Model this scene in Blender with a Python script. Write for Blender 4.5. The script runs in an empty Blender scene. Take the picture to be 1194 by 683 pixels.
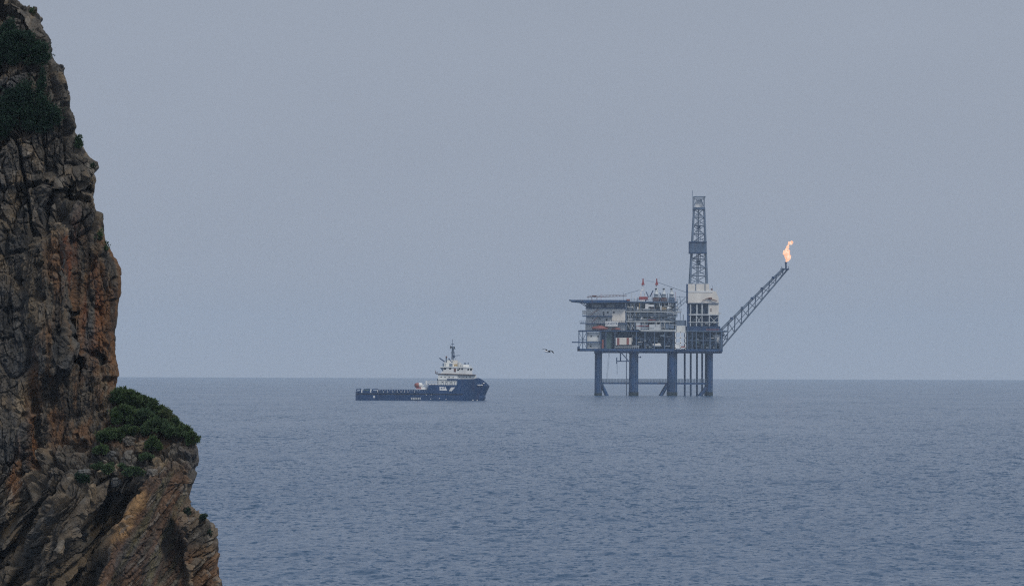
import bpy, math, random
import numpy as np
from mathutils import Vector, Matrix

random.seed(7)
rng = np.random.default_rng(11)
sc = bpy.context.scene
C = sc.collection

# ------------------------------------------------------------------ camera
H = 13.0            # eye height over the water, metres
FPX = 8000.0        # focal length in photograph pixels
CX, CY = 597.0, 434.0   # level point of the photograph
ROLL = 0.00335
RH = 15000.0        # distance of the sea horizon
cd = bpy.data.cameras.new('camera')
cam = bpy.data.objects.new('camera', cd)
C.objects.link(cam)
cd.sensor_width = 36.0
cd.lens = FPX / 1194.0 * 36.0
cd.shift_y = (CY - 341.5) / 1194.0
cd.clip_start = 1.0
cd.clip_end = 80000.0
cam.location = (0, 0, H)
cam.rotation_euler = (Matrix.Rotation(math.pi / 2, 3, 'X') @ Matrix.Rotation(ROLL, 3, 'Z')).to_euler()
sc.camera = cam

# ------------------------------------------------------------------ sky and sun
SUN_EL, SUN_AZ = 48.0, 140.0      # azimuth from +Y towards +X: behind the camera, on the right
w = bpy.data.worlds.new('World')
sc.world = w
w.use_nodes = True
nt = w.node_tree
nt.nodes.clear()
out = nt.nodes.new('ShaderNodeOutputWorld')
bg = nt.nodes.new('ShaderNodeBackground')
bg.inputs[1].default_value = 0.1
tc = nt.nodes.new('ShaderNodeTexCoord')
sep = nt.nodes.new('ShaderNodeSeparateXYZ')
mx = nt.nodes.new('ShaderNodeMath'); mx.operation = 'MAXIMUM'; mx.inputs[1].default_value = 0.03
cmb = nt.nodes.new('ShaderNodeCombineXYZ')
sky = nt.nodes.new('ShaderNodeTexSky')
sky.sky_type = 'NISHITA'
sky.sun_disc = False
sky.sun_elevation = math.radians(SUN_EL)
sky.sun_rotation = math.radians(SUN_AZ)
sky.dust_density = 3.0
ramp = nt.nodes.new('ShaderNodeValToRGB')
el = ramp.color_ramp.elements
el[0].position = 0.0; el[0].color = (0.342, 0.387, 0.472, 1)
el[1].position = 1.0; el[1].color = (0.56, 0.62, 0.73, 1)
e = el.new(0.06); e.color = (0.328, 0.371, 0.455, 1)
e = el.new(0.30); e.color = (0.37, 0.415, 0.51, 1)
scl = nt.nodes.new('ShaderNodeVectorMath'); scl.operation = 'SCALE'; scl.inputs['Scale'].default_value = 10.0
mix = nt.nodes.new('ShaderNodeMix'); mix.data_type = 'RGBA'
mix.inputs['Factor'].default_value = 0.93       # cloud layer over the clear sky
L = nt.links.new
L(tc.outputs['Generated'], sep.inputs[0])
L(sep.outputs['Z'], mx.inputs[0])
L(sep.outputs['X'], cmb.inputs[0]); L(sep.outputs['Y'], cmb.inputs[1]); L(mx.outputs[0], cmb.inputs[2])
L(cmb.outputs[0], sky.inputs[0])
L(sep.outputs['Z'], ramp.inputs[0])
cn = nt.nodes.new('ShaderNodeTexNoise'); cn.inputs['Scale'].default_value = 14.0; cn.inputs['Detail'].default_value = 3
cm = nt.nodes.new('ShaderNodeMapping'); cm.inputs['Scale'].default_value = (1, 1, 3.5)
cr = nt.nodes.new('ShaderNodeMapRange'); cr.inputs['To Min'].default_value = 9.55; cr.inputs['To Max'].default_value = 10.45
L(tc.outputs['Generated'], cm.inputs[0]); L(cm.outputs[0], cn.inputs[0]); L(cn.outputs[0], cr.inputs[0]); L(cr.outputs[0], scl.inputs['Scale'])
L(ramp.outputs[0], scl.inputs[0])
L(sky.outputs[0], mix.inputs['A']); L(scl.outputs[0], mix.inputs['B'])
L(mix.outputs['Result'], bg.inputs[0])
L(bg.outputs[0], out.inputs[0])

sd = bpy.data.lights.new('sun', 'SUN')
sd.energy = 1.4
sd.angle = math.radians(11)
sd.color = (1.0, 0.95, 0.86)
sun = bpy.data.objects.new('sun', sd)
C.objects.link(sun)
ea, aa = math.radians(SUN_EL), math.radians(SUN_AZ)
sdir = Vector((math.sin(aa) * math.cos(ea), math.cos(aa) * math.cos(ea), math.sin(ea)))
sun.rotation_euler = sdir.to_track_quat('Z', 'Y').to_euler()

sc.view_settings.view_transform = 'Standard'
sc.view_settings.look = 'None'
sc.view_settings.exposure = 0.0
sc.view_settings.gamma = 1.0
sc.render.engine = 'CYCLES'
sc.cycles.use_denoising = False
sc.cycles.max_bounces = 5
sc.cycles.volume_bounces = 1
sc.cycles.filter_width = 1.2

# ------------------------------------------------------------------ helpers
def unroll(px, py):
    """photograph pixel -> pixel of a level camera"""
    return px + ROLL * (py - CY), py - ROLL * (px - CX)

def at(px, py, Y):
    u, v = unroll(px, py)
    return Vector(((u - CX) * Y / FPX, Y, H + (CY - v) * Y / FPX))

def sea_distance(px, py):
    u, v = unroll(px, py)
    return H * FPX / (v - CY)

def tag(o, label=None, cat=None, group=None, kind=None):
    if label: o['label'] = label
    if cat: o['category'] = cat
    if group: o['group'] = group
    if kind: o['kind'] = kind
    return o

def empty(name, loc):
    o = bpy.data.objects.new(name, None)
    o.location = loc
    C.objects.link(o)
    return o

def raw_mesh(name, V, F, mat, smooth=False, col=None, colname='tone'):
    """V (n,3), F (m,4) quads or (m,3) tris as arrays"""
    me = bpy.data.meshes.new(name)
    V = np.ascontiguousarray(V, dtype=np.float32); F = np.ascontiguousarray(F, dtype=np.int32)
    k = F.shape[1]
    me.vertices.add(len(V)); me.vertices.foreach_set('co', V.ravel())
    me.loops.add(F.size); me.loops.foreach_set('vertex_index', F.ravel())
    me.polygons.add(len(F))
    me.polygons.foreach_set('loop_start', np.arange(0, F.size, k, dtype=np.int32))
    me.polygons.foreach_set('use_smooth', np.full(len(F), smooth, dtype=bool))
    if col is not None:
        a = me.attributes.new(colname, 'FLOAT_COLOR', 'POINT')
        c4 = np.ones((len(V), 4), dtype=np.float32); c4[:, :3] = col
        a.data.foreach_set('color', c4.ravel())
    me.update(calc_edges=True)
    me.materials.append(mat)
    o = bpy.data.objects.new(name, me)
    C.objects.link(o)
    return o

def grid_faces(r, c, wrap=False):
    i = np.arange(r * c).reshape(r, c)
    if wrap:
        i = np.concatenate([i, i[:, :1]], axis=1)
    return np.stack([i[:-1, :-1], i[:-1, 1:], i[1:, 1:], i[1:, :-1]], -1).reshape(-1, 4)

class MB:
    def __init__(s): s.v = []; s.f = []
    def add(s, vs, fs):
        n = len(s.v); s.v += [tuple(p) for p in vs]; s.f += [tuple(i + n for i in f) for f in fs]; return s
    def box(s, x0, x1, y0, y1, z0, z1):
        x0, x1 = min(x0, x1), max(x0, x1); y0, y1 = min(y0, y1), max(y0, y1); z0, z1 = min(z0, z1), max(z0, z1)
        return s.add([(x0,y0,z0),(x1,y0,z0),(x1,y1,z0),(x0,y1,z0),(x0,y0,z1),(x1,y0,z1),(x1,y1,z1),(x0,y1,z1)],
                     [(0,3,2,1),(4,5,6,7),(0,1,5,4),(1,2,6,5),(2,3,7,6),(3,0,4,7)])
    def tube(s, p, q, r, r2=None, n=8, caps=True):
        p = Vector(p); q = Vector(q); r2 = r if r2 is None else r2
        d = (q - p).normalized()
        a = d.orthogonal().normalized(); b = d.cross(a)
        vs = []
        for o, rr in ((p, r), (q, r2)):
            for k in range(n):
                t = 2 * math.pi * k / n
                vs.append(o + (a * math.cos(t) + b * math.sin(t)) * rr)
        fs = [(k, (k + 1) % n, n + (k + 1) % n, n + k) for k in range(n)]
        if caps: fs += [tuple(range(n - 1, -1, -1)), tuple(range(n, 2 * n))]
        return s.add(vs, fs)
    def lathe(s, base, prof, n=12, axis='Z'):
        """prof = [(r, h)] from the bottom"""
        base = Vector(base); vs = []
        for r, h in prof:
            for k in range(n):
                t = 2 * math.pi * k / n
                o = (r * math.cos(t), r * math.sin(t), h) if axis == 'Z' else (h, r * math.cos(t), r * math.sin(t))
                vs.append(base + Vector(o))
        fs = []
        for j in range(len(prof) - 1):
            for k in range(n):
                fs.append((j*n+k, j*n+(k+1)%n, (j+1)*n+(k+1)%n, (j+1)*n+k))
        fs += [tuple(range(n - 1, -1, -1)), tuple(range((len(prof)-1)*n, len(prof)*n))]
        return s.add(vs, fs)
    def prism(s, pts, y0, y1):
        """pts = [(x,z)] outline, extruded along y"""
        n = len(pts)
        vs = [(x, y0, z) for x, z in pts] + [(x, y1, z) for x, z in pts]
        fs = [tuple(range(n)), tuple(range(2*n-1, n-1, -1))] + [(k, n+k, n+(k+1)%n, (k+1)%n) for k in range(n)]
        return s.add(vs, fs)
    def build(s, name, mat, parent=None, smooth=False):
        me = bpy.data.meshes.new(name)
        me.from_pydata(s.v, [], s.f)
        import bmesh
        bm = bmesh.new(); bm.from_mesh(me); bmesh.ops.recalc_face_normals(bm, faces=bm.faces); bm.to_mesh(me); bm.free()
        for m in (mat if isinstance(mat, list) else [mat]): me.materials.append(m)
        if smooth:
            for p in me.polygons: p.use_smooth = True
        o = bpy.data.objects.new(name, me); C.objects.link(o)
        if parent: o.parent = parent
        return o

# ---- vectorised noise
def _hash(ix, iy, iz, k):
    h = (ix.astype(np.int64) * 374761393 + iy.astype(np.int64) * 668265263 + iz.astype(np.int64) * 2147483647 + k * 1274126177) & 0xffffffff
    h = ((h ^ (h >> 13)) * 1274126177) & 0xffffffff
    h = ((h ^ (h >> 16)) * 2246822519) & 0xffffffff
    return ((h ^ (h >> 15)) & 0xffffff).astype(np.float32) / np.float32(0xffffff)

def vnoise(p, k=0):
    """value noise, -1..1; p = (x,y,z) arrays"""
    f = [np.floor(a) for a in p]; i = [a.astype(np.int64) for a in f]
    t = [(a - b).astype(np.float32) for a, b in zip(p, f)]
    t = [a * a * a * (a * (a * 6 - 15) + 10) for a in t]
    r = 0
    for dx in (0, 1):
        for dy in (0, 1):
            for dz in (0, 1):
                wgt = (t[0] if dx else 1 - t[0]) * (t[1] if dy else 1 - t[1]) * (t[2] if dz else 1 - t[2])
                r = r + wgt * _hash(i[0] + dx, i[1] + dy, i[2] + dz, k)
    return r * 2 - 1

def fbm(p, octs, k=0, gain=0.5):
    a, s, tot = 1.0, 0, 0
    f = 1.0
    for o in range(octs):
        s = s + a * vnoise((p[0] * f + o * 7.3, p[1] * f + o * 3.1, p[2] * f + o * 5.7), k + o)
        tot += a; a *= gain; f *= 2.03
    return s / tot

def worley(p, k=0, jit=0.85):
    """F1, F2, random id of the cell, offset from its centre"""
    f = [np.floor(a - 0.5) for a in p]
    sh = p[0].shape
    F1 = np.full(sh, 9.0, np.float32); F2 = np.full(sh, 9.0, np.float32)
    idr = np.zeros(sh, np.float32); off = [np.zeros(sh, np.float32) for _ in range(3)]
    for dx in (0, 1):
        for dy in (0, 1):
            for dz in (0, 1):
                ix, iy, iz = (f[0] + dx).astype(np.int64), (f[1] + dy).astype(np.int64), (f[2] + dz).astype(np.int64)
                d = [(c + 0.5 + jit * (_hash(ix, iy, iz, k + q) - 0.5) - a).astype(np.float32)
                     for q, (c, a) in enumerate(zip((f[0] + dx, f[1] + dy, f[2] + dz), p))]
                dist = np.sqrt(d[0]**2 + d[1]**2 + d[2]**2)
                better = dist < F1
                F2 = np.where(better, F1, np.minimum(F2, dist))
                h = _hash(ix, iy, iz, k + 9)
                idr = np.where(better, h, idr)
                off = [np.where(better, -a, b) for a, b in zip(d, off)]
                F1 = np.where(better, dist, F1)
    return F1, F2, idr, off

def sst(x, a, b):
    t = np.clip((x - a) / (b - a), 0, 1)
    return t * t * (3 - 2 * t)

# ------------------------------------------------------------------ materials
def new_mat(name):
    m = bpy.data.materials.new(name); m.use_nodes = True
    n = m.node_tree
    return m, n, n.nodes['Principled BSDF']

def paint(name, col, rough=0.6, var=0.25, scale=0.25, rust=0.0, streak=True):
    m, n, b = new_mat(name)
    t = n.nodes.new('ShaderNodeTexCoord')
    mp = n.nodes.new('ShaderNodeMapping')
    mp.inputs['Scale'].default_value = (scale, scale, scale * (0.25 if streak else 1))
    no = n.nodes.new('ShaderNodeTexNoise'); no.inputs['Scale'].default_value = 1.0; no.inputs['Detail'].default_value = 6
    r = n.nodes.new('ShaderNodeValToRGB')
    r.color_ramp.elements[0].position = 0.3; r.color_ramp.elements[1].position = 0.7
    r.color_ramp.elements[0].color = tuple(c * (1 - var) for c in col) + (1,)
    r.color_ramp.elements[1].color = tuple(min(1, c * (1 + var * 0.6)) for c in col) + (1,)
    n.links.new(t.outputs['Object'], mp.inputs[0]); n.links.new(mp.outputs[0], no.inputs[0]); n.links.new(no.outputs[0], r.inputs[0])
    src = r.outputs[0]
    if rust > 0:
        n2 = n.nodes.new('ShaderNodeTexNoise'); n2.inputs['Scale'].default_value = 2.2; n2.inputs['Detail'].default_value = 5
        n.links.new(mp.outputs[0], n2.inputs[0])
        r2 = n.nodes.new('ShaderNodeValToRGB'); r2.color_ramp.elements[0].position = 0.55; r2.color_ramp.elements[1].position = 0.75
        r2.color_ramp.elements[1].color = (rust, rust, rust, 1)
        mm = n.nodes.new('ShaderNodeMix'); mm.data_type = 'RGBA'; mm.inputs['B'].default_value = (0.16, 0.065, 0.03, 1)
        n.links.new(n2.outputs[0], r2.inputs[0]); n.links.new(r2.outputs[0], mm.inputs['Factor']); n.links.new(src, mm.inputs['A'])
        src = mm.outputs['Result']
    n.links.new(src, b.inputs['Base Color'])
    b.inputs['Roughness'].default_value = rough
    return m

M = {
    'leg': paint('blue_steel', (0.014, 0.066, 0.180), 0.6, 0.4, 0.4, 0.38),
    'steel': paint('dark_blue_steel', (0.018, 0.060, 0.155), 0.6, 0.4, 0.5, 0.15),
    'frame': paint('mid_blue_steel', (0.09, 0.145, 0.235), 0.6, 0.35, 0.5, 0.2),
    'lattice': paint('grey_blue_steel', (0.15, 0.205, 0.285), 0.6, 0.3, 0.5, 0.1),
    'light': paint('pale_grey_paint', (0.60, 0.63, 0.64), 0.6, 0.25, 0.35, 0.15),
    'wall': paint('off_white_cladding', (0.84, 0.85, 0.82), 0.65, 0.22, 0.3, 0.12),
    'white': paint('white_paint', (0.85, 0.85, 0.83), 0.55, 0.15, 0.3, 0.15),
    'cream': paint('cream_cladding', (0.84, 0.79, 0.71), 0.65, 0.14, 0.25, 0.12),
    'red': paint('red_paint', (0.36, 0.05, 0.045), 0.5, 0.3, 0.5),
    'orange': paint('orange_paint', (0.34, 0.11, 0.09), 0.5, 0.3, 0.5),
    'brown': paint('red_brown_primer', (0.16, 0.075, 0.06), 0.6, 0.3, 0.5),
    'black': paint('black_paint', (0.012, 0.013, 0.018), 0.5, 0.3, 0.5),
    'hull': paint('navy_hull_paint', (0.008, 0.049, 0.150), 0.35, 0.3, 0.15, 0.2),
    'ochre': paint('ochre_paint', (0.42, 0.30, 0.13), 0.6, 0.25, 0.4),
    'growth': paint('marine_growth', (0.020, 0.036, 0.045), 0.9, 0.5, 0.9),
    'glass': paint('window_glass', (0.012, 0.018, 0.028), 0.15, 0.2, 0.4, streak=False),
    'deck': paint('deck_brown', (0.085, 0.060, 0.060), 0.7, 0.3, 0.4),
    'green': paint('dull_green_paint', (0.10, 0.17, 0.17), 0.6, 0.3, 0.4),
}

# ------------------------------------------------------------------ sea
def build_sea():
    m, n, b = new_mat('sea_water')
    b.inputs['Base Color'].default_value = (0.053, 0.101, 0.174, 1)
    b.inputs['Roughness'].default_value = 0.14
    b.inputs['IOR'].default_value = 1.333
    t = n.nodes.new('ShaderNodeTexCoord')
    mp = n.nodes.new('ShaderNodeMapping'); mp.inputs['Rotation'].default_value = (0, 0, math.radians(20)); mp.inputs['Scale'].default_value = (0.55, 1.0, 1.0)
    n1 = n.nodes.new('ShaderNodeTexNoise'); n1.inputs['Scale'].default_value = 3.4; n1.inputs['Detail'].default_value = 4; n1.inputs['Roughness'].default_value = 0.65
    bp = n.nodes.new('ShaderNodeBump'); bp.inputs['Strength'].default_value = 1.0; bp.inputs['Distance'].default_value = 0.05
    n.links.new(t.outputs['Object'], mp.inputs[0]); n.links.new(mp.outputs[0], n1.inputs[0])
    n.links.new(n1.outputs[0], bp.inputs['Height'])
    # wavelets facing the shore: slopes added to the normal, three sizes
    prev = bp.outputs[0]
    gq = n.nodes.new('ShaderNodeMapping'); gq.inputs['Scale'].default_value = (0.022, 0.0042, 1)
    gn = n.nodes.new('ShaderNodeTexNoise'); gn.inputs['Scale'].default_value = 1.0; gn.inputs['Detail'].default_value = 3
    gr = n.nodes.new('ShaderNodeMapRange'); gr.inputs['From Min'].default_value = 0.35; gr.inputs['From Max'].default_value = 0.65; gr.inputs['To Min'].default_value = -0.55; gr.inputs['To Max'].default_value = -1.3
    n.links.new(t.outputs['Object'], gq.inputs[0]); n.links.new(gq.outputs[0], gn.inputs[0]); n.links.new(gn.outputs[0], gr.inputs[0])
    for sx, sy, amp, lo_, k in ((2.4, 1.1, 1.4, 0.56, 3.1), (1.2, 0.50, 1.35, 0.58, 17.7), (0.65, 0.17, 1.0, 0.58, 41.9), (0.32, 0.05, 0.55, 0.56, 73.3)):
        q = n.nodes.new('ShaderNodeMapping'); q.inputs['Scale'].default_value = (sx, sy, 1); q.inputs['Location'].default_value = (k, k, k); q.inputs['Rotation'].default_value = (0, 0, 0.0)
        z = n.nodes.new('ShaderNodeTexNoise'); z.inputs['Scale'].default_value = 1.0; z.inputs['Detail'].default_value = 2.5; z.inputs['Roughness'].default_value = 0.6
        r = n.nodes.new('ShaderNodeMapRange'); r.inputs['From Min'].default_value = lo_; r.inputs['From Max'].default_value = 0.80; r.inputs['To Min'].default_value = 0.0; r.inputs['To Max'].default_value = amp
        c = n.nodes.new('ShaderNodeCombineXYZ'); g = n.nodes.new('ShaderNodeMath'); g.operation = 'MULTIPLY'; g.inputs[1].default_value = -1.0
        ad = n.nodes.new('ShaderNodeVectorMath'); ad.operation = 'ADD'
        n.links.new(t.outputs['Object'], q.inputs[0]); n.links.new(q.outputs[0], z.inputs[0]); n.links.new(z.outputs[0], r.inputs[0])
        n.links.new(r.outputs[0], g.inputs[0]); n.links.new(gr.outputs[0], g.inputs[1]); n.links.new(g.outputs[0], c.inputs[1]); n.links.new(prev, ad.inputs[0]); n.links.new(c.outputs[0], ad.inputs[1])
        prev = ad.outputs[0]
    nm = n.nodes.new('ShaderNodeVectorMath'); nm.operation = 'NORMALIZE'
    n.links.new(prev, nm.inputs[0]); n.links.new(nm.outputs[0], b.inputs['Normal'])
    # one sheet: rings about the shore point, finely divided where the waves are resolved
    da = 0.00045
    fine = np.arange(-0.088, 0.088, da)
    coarse = np.linspace(0.088, 2 * math.pi - 0.088, 90)[:-1]
    ang = np.concatenate([fine, coarse])          # angle from +Y towards +X
    r = [25.0]
    while r[-1] < RH:
        q = r[-1]
        r.append(q * (1 + (0.03 if q < 400 else 0.0005 if q < 1500 else 0.0008 if q < 3200 else 0.0016 if q < 6000 else 0.01)))
    r[-1] = RH
    r = np.array(r)
    R, A = np.meshgrid(r, ang, indexing='ij')
    R = R.astype(np.float32); A = A.astype(np.float32)
    X = R * np.sin(A); Y = R * np.cos(A); Z = np.zeros_like(X)
    infine = (np.abs(A) < 0.0885)
    sp = np.where(infine & (R > 395), R * np.where(R < 1500, 0.0005, 0.0008), R * 0.07).astype(np.float32)   # local mesh spacing
    lr = np.random.default_rng(5)
    nw = 72
    for k in range(nw):
        lam = 0.55 * (6.5 / 0.55) ** (k / (nw - 1)) * lr.uniform(0.93, 1.07)
        th = math.radians(lr.normal(200, 40))        # travel direction, towards the viewer and a little to the left
        amp = 0.0050 * lam ** 0.92 * lr.uniform(0.6, 1.3)
        if lam > 2.2: amp *= 0.55
        fade = np.clip((lam / sp - 2.2) / 1.5, 0, 1)
        kx, ky = math.sin(th) * 2 * math.pi / lam, math.cos(th) * 2 * math.pi / lam
        ph = kx * X + ky * Y + np.float32(lr.uniform(0, 6.28))
        cs = np.cos(ph)
        Z += amp * fade * (cs + 0.3 * (2 * cs * cs - 1))
    # gusts: the chop is higher in some patches
    g = 0.95 + 0.5 * fbm((X / 22.0, Y / 140.0, Z * 0), 4, 40, 0.6)
    Z *= np.clip(g, 0.4, 1.7)
    F = grid_faces(len(r), len(ang), wrap=True)
    o = raw_mesh('sea', np.stack([X, Y, Z], -1).reshape(-1, 3), F, m, smooth=True)
    tag(o, kind='structure', label='grey blue rippled open sea reaching to the horizon')
build_sea()

# ------------------------------------------------------------------ haze (air between the shore and the horizon)
def build_haze():
    m = bpy.data.materials.new('haze_air'); m.use_nodes = True
    n = m.node_tree; n.nodes.clear()
    o = n.nodes.new('ShaderNodeOutputMaterial'); v = n.nodes.new('ShaderNodeVolumePrincipled')
    v.inputs['Color'].default_value = (0.72, 0.86, 1.0, 1)
    v.inputs['Density'].default_value = 4.4e-5
    v.inputs['Anisotropy'].default_value = 0.0
    n.links.new(v.outputs[0], o.inputs['Volume'])
    b = MB().box(-16500, 16500, -16500, 16500, -2.2, 150.0)
    tag(b.build('haze', m), kind='stuff')
build_haze()

# ------------------------------------------------------------------ cliff
YC = 350.0
U = YC / FPX          # metres per photograph pixel at the cliff
SIL = [(-150,-130),(-70,-70),(-20,-28),(15,-2),(22,5),(30,8),(40,17),(42,26),(49,38),(52,44),(54,55),(58,65),(62,72),(68,80),(71,95),(73,103),(76,113),
       (80,126),(85,142),(88,155),(93,166),(98,175),(104,182),(113,187),(114,194),(109,203),(106,213),(106,228),(110,238),(114,250),(117,265),(121,280),
       (127,290),(132,300),(138,312),(140,330),(139,348),(137,370),(134,390),(134,410),(137,425),(138,438),(134,448),(136,456),
       (150,463),(165,470),(180,479),(192,489),(206,500),(218,508),(228,514),(232,524),(232,535),(228,550),(224,565),(222,580),(224,590),
       (234,598),(245,604),(251,612),(253,621),(257,632),(257,645),(255,656),(258,668),(261,684),(263,705),(266,770)]

def seg_side(px, py, ax, ay, bx, by):
    """signed distance to the line a->b (positive on the left of the downward line = smaller x)"""
    dx, dy = bx - ax, by - ay
    l = math.hypot(dx, dy)
    return ((px - ax) * (-dy) + (py - ay) * dx) / l * 1.0

def ell(px, py, cx, cy, rx, ry, soft=0.5):
    d = np.sqrt(((px - cx) / rx) ** 2 + ((py - cy) / ry) ** 2)
    return 1 - sst(d, 1 - soft, 1 + soft)

def macro(px, py):
    """relief of the face in metres towards the viewer"""
    F = (py - 340) / 683 * 3.0
    # leaning back at the very top
    F -= 2.5 * sst(-py, -120, 120)
    # bench in front of the wall, from the ledge down to the left
    by = 560 - 0.40 * px + 0.0006 * px * px
    F += 3.2 * sst(py, by - 45, by + 62) * sst(px, 20, 75)
    # crevice between the wall and the slabs, running down to the left
    d = seg_side(px, py, 82, 556, -10, 668)
    F -= 1.3 * np.exp(-(d / 7.0) ** 2) * sst(py, 545, 570)
    # slabs under the bench, long ribs running down to the left
    low = sst(py, 545, 585) * (1 - sst(px, 128, 150))
    q = seg_side(px, py, 110, 560, 20, 690)
    wob = 9 * vnoise((px / 60.0, py / 60.0, px * 0), 71)
    F += low * 0.8 * np.abs(np.sin((q + wob) / 25.0 * math.pi))
    return F

def build_cliff():
    sil = np.array(SIL, float)
    # rows along the outline
    dl = np.hypot(*np.diff(sil, axis=0).T); cum = np.concatenate([[0], np.cumsum(dl)])
    NR = 1050
    # sparse above and below the frame
    keys_l = [0, np.interp(3, np.arange(len(sil)), cum), np.interp(len(sil) - 2.2, np.arange(len(sil)), cum), cum[-1]]
    tt = np.interp(np.linspace(0, 1, NR), [0, 0.06, 0.97, 1], keys_l)
    Sx = np.interp(tt, cum, sil[:, 0]); Sy = np.interp(tt, cum, sil[:, 1])
    XL = -270.0
    yl = np.interp(tt, [0, keys_l[1], keys_l[2], cum[-1]], [-150, -5, 700, 770])
    n_off, n_in, n_edge, n_back, n_far = 40, 370, 60, 26, 14
    Rpx = 26.0
    PX = []; PY = []; DY = []
    for r in range(NR):
        S, sy = Sx[r], Sy[r]
        xb = min(-18.0, S - Rpx - 30)
        xs = np.concatenate([np.linspace(XL, xb, n_off, endpoint=False), np.linspace(xb, S - Rpx, n_in, endpoint=False)])
        dy = np.zeros(len(xs))
        a = np.linspace(0, math.pi * 0.5, n_edge, endpoint=False)
        xe = S - Rpx + Rpx * np.sin(a); ye = Rpx * (1 - np.cos(a))
        a2 = np.linspace(math.pi * 0.5, math.pi * 0.85, n_back, endpoint=False)
        xk = S - Rpx + Rpx * np.sin(a2); yk = Rpx * (1 - np.cos(a2))
        g = np.linspace(0, 1, n_far)
        xf = xk[-1] + (XL - xk[-1]) * g ** 1.5; yf = yk[-1] + 3 + g * 260
        x = np.concatenate([xs, xe, xk, xf]); y = np.concatenate([dy, ye, yk, yf])
        PX.append(x); DY.append(y)
        PY.append(yl[r] + (sy - yl[r]) * np.clip((x - XL) / (S - XL), 0, 1))
    PX = np.array(PX); PY = np.array(PY); DY = np.array(DY)
    nf = n_off + n_in + n_edge
    fw = np.ones(PX.shape[1]); fw[nf + n_back:] = 0; fw[nf:nf + n_back] = np.linspace(1, 0, n_back)   # relief only on what faces front
    px, py = PX, PY
    # ---------------- relief
    F = macro(px, py)
    side = seg_side(px, py, 178, 548, 112, 700)    # >0 : left / lower-left
    F -= 2.3 * sst(py, 556, 600) * sst(side, -4, 9) * (1 - sst(side, 34, 56)) * sst(px, 45, 75)
    face = sst(py, 520, 560) * (1 - sst(side, -4, 1)) * (1 - sst(px, 214, 226))
    F += 0.7 * sst(py, 520, 560) * (1 - sst(side, -9, 5)) * (1 - sst(px, 210, 228))
    # dark hollow under the orange face, and the lump behind it on the right
    F -= 1.7 * ell(px, py, 206, 668, 17, 46, 0.5)
    rb = seg_side(px, py, 221, 585, 230, 700)
    F -= 1.5 * (1 - sst(rb, -3, 3)) * sst(py, 575, 592)
    # caves and overhang shadows in the wall
    qx = px + 7 * vnoise((px / 9.0, py / 12.0, px * 0), 75); qy = py + 9 * vnoise((px / 9.0, py / 12.0, px * 0), 76)
    F -= 1.4 * ell(qx, qy, 82, 224, 20, 11, 0.6)
    F -= 1.0 * ell(qx, qy, 85, 374, 5, 10, 0.7)
    F -= 1.0 * ell(qx, qy, 90, 424, 4.5, 16, 0.7)
    F -= 0.7 * ell(qx, qy, 62, 455, 9, 26, 0.7)
    F -= 0.8 * ell(qx, qy, 94, 523, 8, 8, 0.7)
    F -= 0.6 * ell(qx, qy, 116, 415, 5, 8, 0.7)
    # buttress with the pale top at (65,262)
    bl = np.interp(py, [255, 262, 290, 330, 380, 430, 470], [62, 74, 82, 86, 84, 76, 60])
    tl = np.interp(px, [0, 40, 64, 90], [306, 284, 259, 262])
    F += 1.1 * (1 - sst(px, bl - 3, bl + 4)) * sst(py, tl - 4, tl + 5) * (1 - sst(py, 430, 475)) * sst(px, 22, 40)
    F -= 0.7 * np.exp(-((px - 40 - 5 * np.sin(py / 37.0)) / 6.0) ** 2) * sst(py, 280, 320) * (1 - sst(py, 520, 560))
    # rim of the ledge: a rounded block end at (222,520)
    F += 0.8 * ell(px, py, 221, 522, 10, 11, 0.5)

    X = px * 0; 
    u, v = px + ROLL * (py - CY), py - ROLL * (px - CX)
    Yb = YC + DY * U - F * fw
    P = np.stack([(u - CX) * U, Yb, H + (CY - v) * U], -1)
    def normals(P):
        a = np.gradient(P, axis=1); b = np.gradient(P, axis=0)
        nn = np.cross(a, b); nn /= np.linalg.norm(nn, axis=-1, keepdims=True) + 1e-9
        return nn
    def blur(Q, kr, kc):
        for ax, k in ((0, kr), (1, kc)):
            q = np.concatenate([np.repeat(np.take(Q, [0], ax), k, ax), Q, np.repeat(np.take(Q, [-1], ax), k, ax)], ax)
            cs = np.cumsum(q, axis=ax); n_ = Q.shape[ax]
            hi = np.take(cs, np.arange(2 * k, 2 * k + n_), ax); lo_ = np.take(cs, np.arange(0, n_), ax)
            Q = (hi - lo_) / (2 * k)
        return Q
    N = normals(blur(blur(P, 14, 10), 14, 10))
    if N[NR // 2, n_off + 50, 1] > 0: N = -N
    x, y, z = P[..., 0], P[..., 1], P[..., 2]
    # ---------------- broken rock
    wob = [0.34 * fbm((x / 2.2, y / 2.2, z / 2.2), 2, k) for k in (3, 13, 23)]
    xx, yy, zz = x + wob[0], y + wob[1], z + wob[2]
    lower = sst(py + 10 * vnoise((px / 25.0, py / 25.0, px * 0), 72), 530, 585) 
    ca, sa = math.cos(math.radians(-38)), math.sin(math.radians(-38))   # inclined bedding of the lower rock
    ang = lower
    # rotate coordinates where the rock is bedded down to the left
    xr = np.where(ang > 0.5, ca * xx + sa * zz, xx); zr = np.where(ang > 0.5, -sa * xx + ca * zz, zz)
    wallm = sst(py, 250, 290) * (1 - sst(py, 500, 540))        # smoother, vertically grooved wall
    facem = face
    spc = np.linalg.norm(np.gradient(P, axis=1), axis=-1)
    spc = np.maximum(spc, np.linalg.norm(np.gradient(P, axis=0), axis=-1))
    wf = 1 - sst(spc, 0.05, 0.11); wm = 1 - 0.8 * sst(spc, 0.11, 0.30)      # no detail finer than the mesh can carry
    D = 0.55 * fbm((x / 3.2, y / 3.2, z / 4.5), 3, 51)
    el_ = 1 + 1.1 * (ang > 0.5)                                # longer along the bedding
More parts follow.
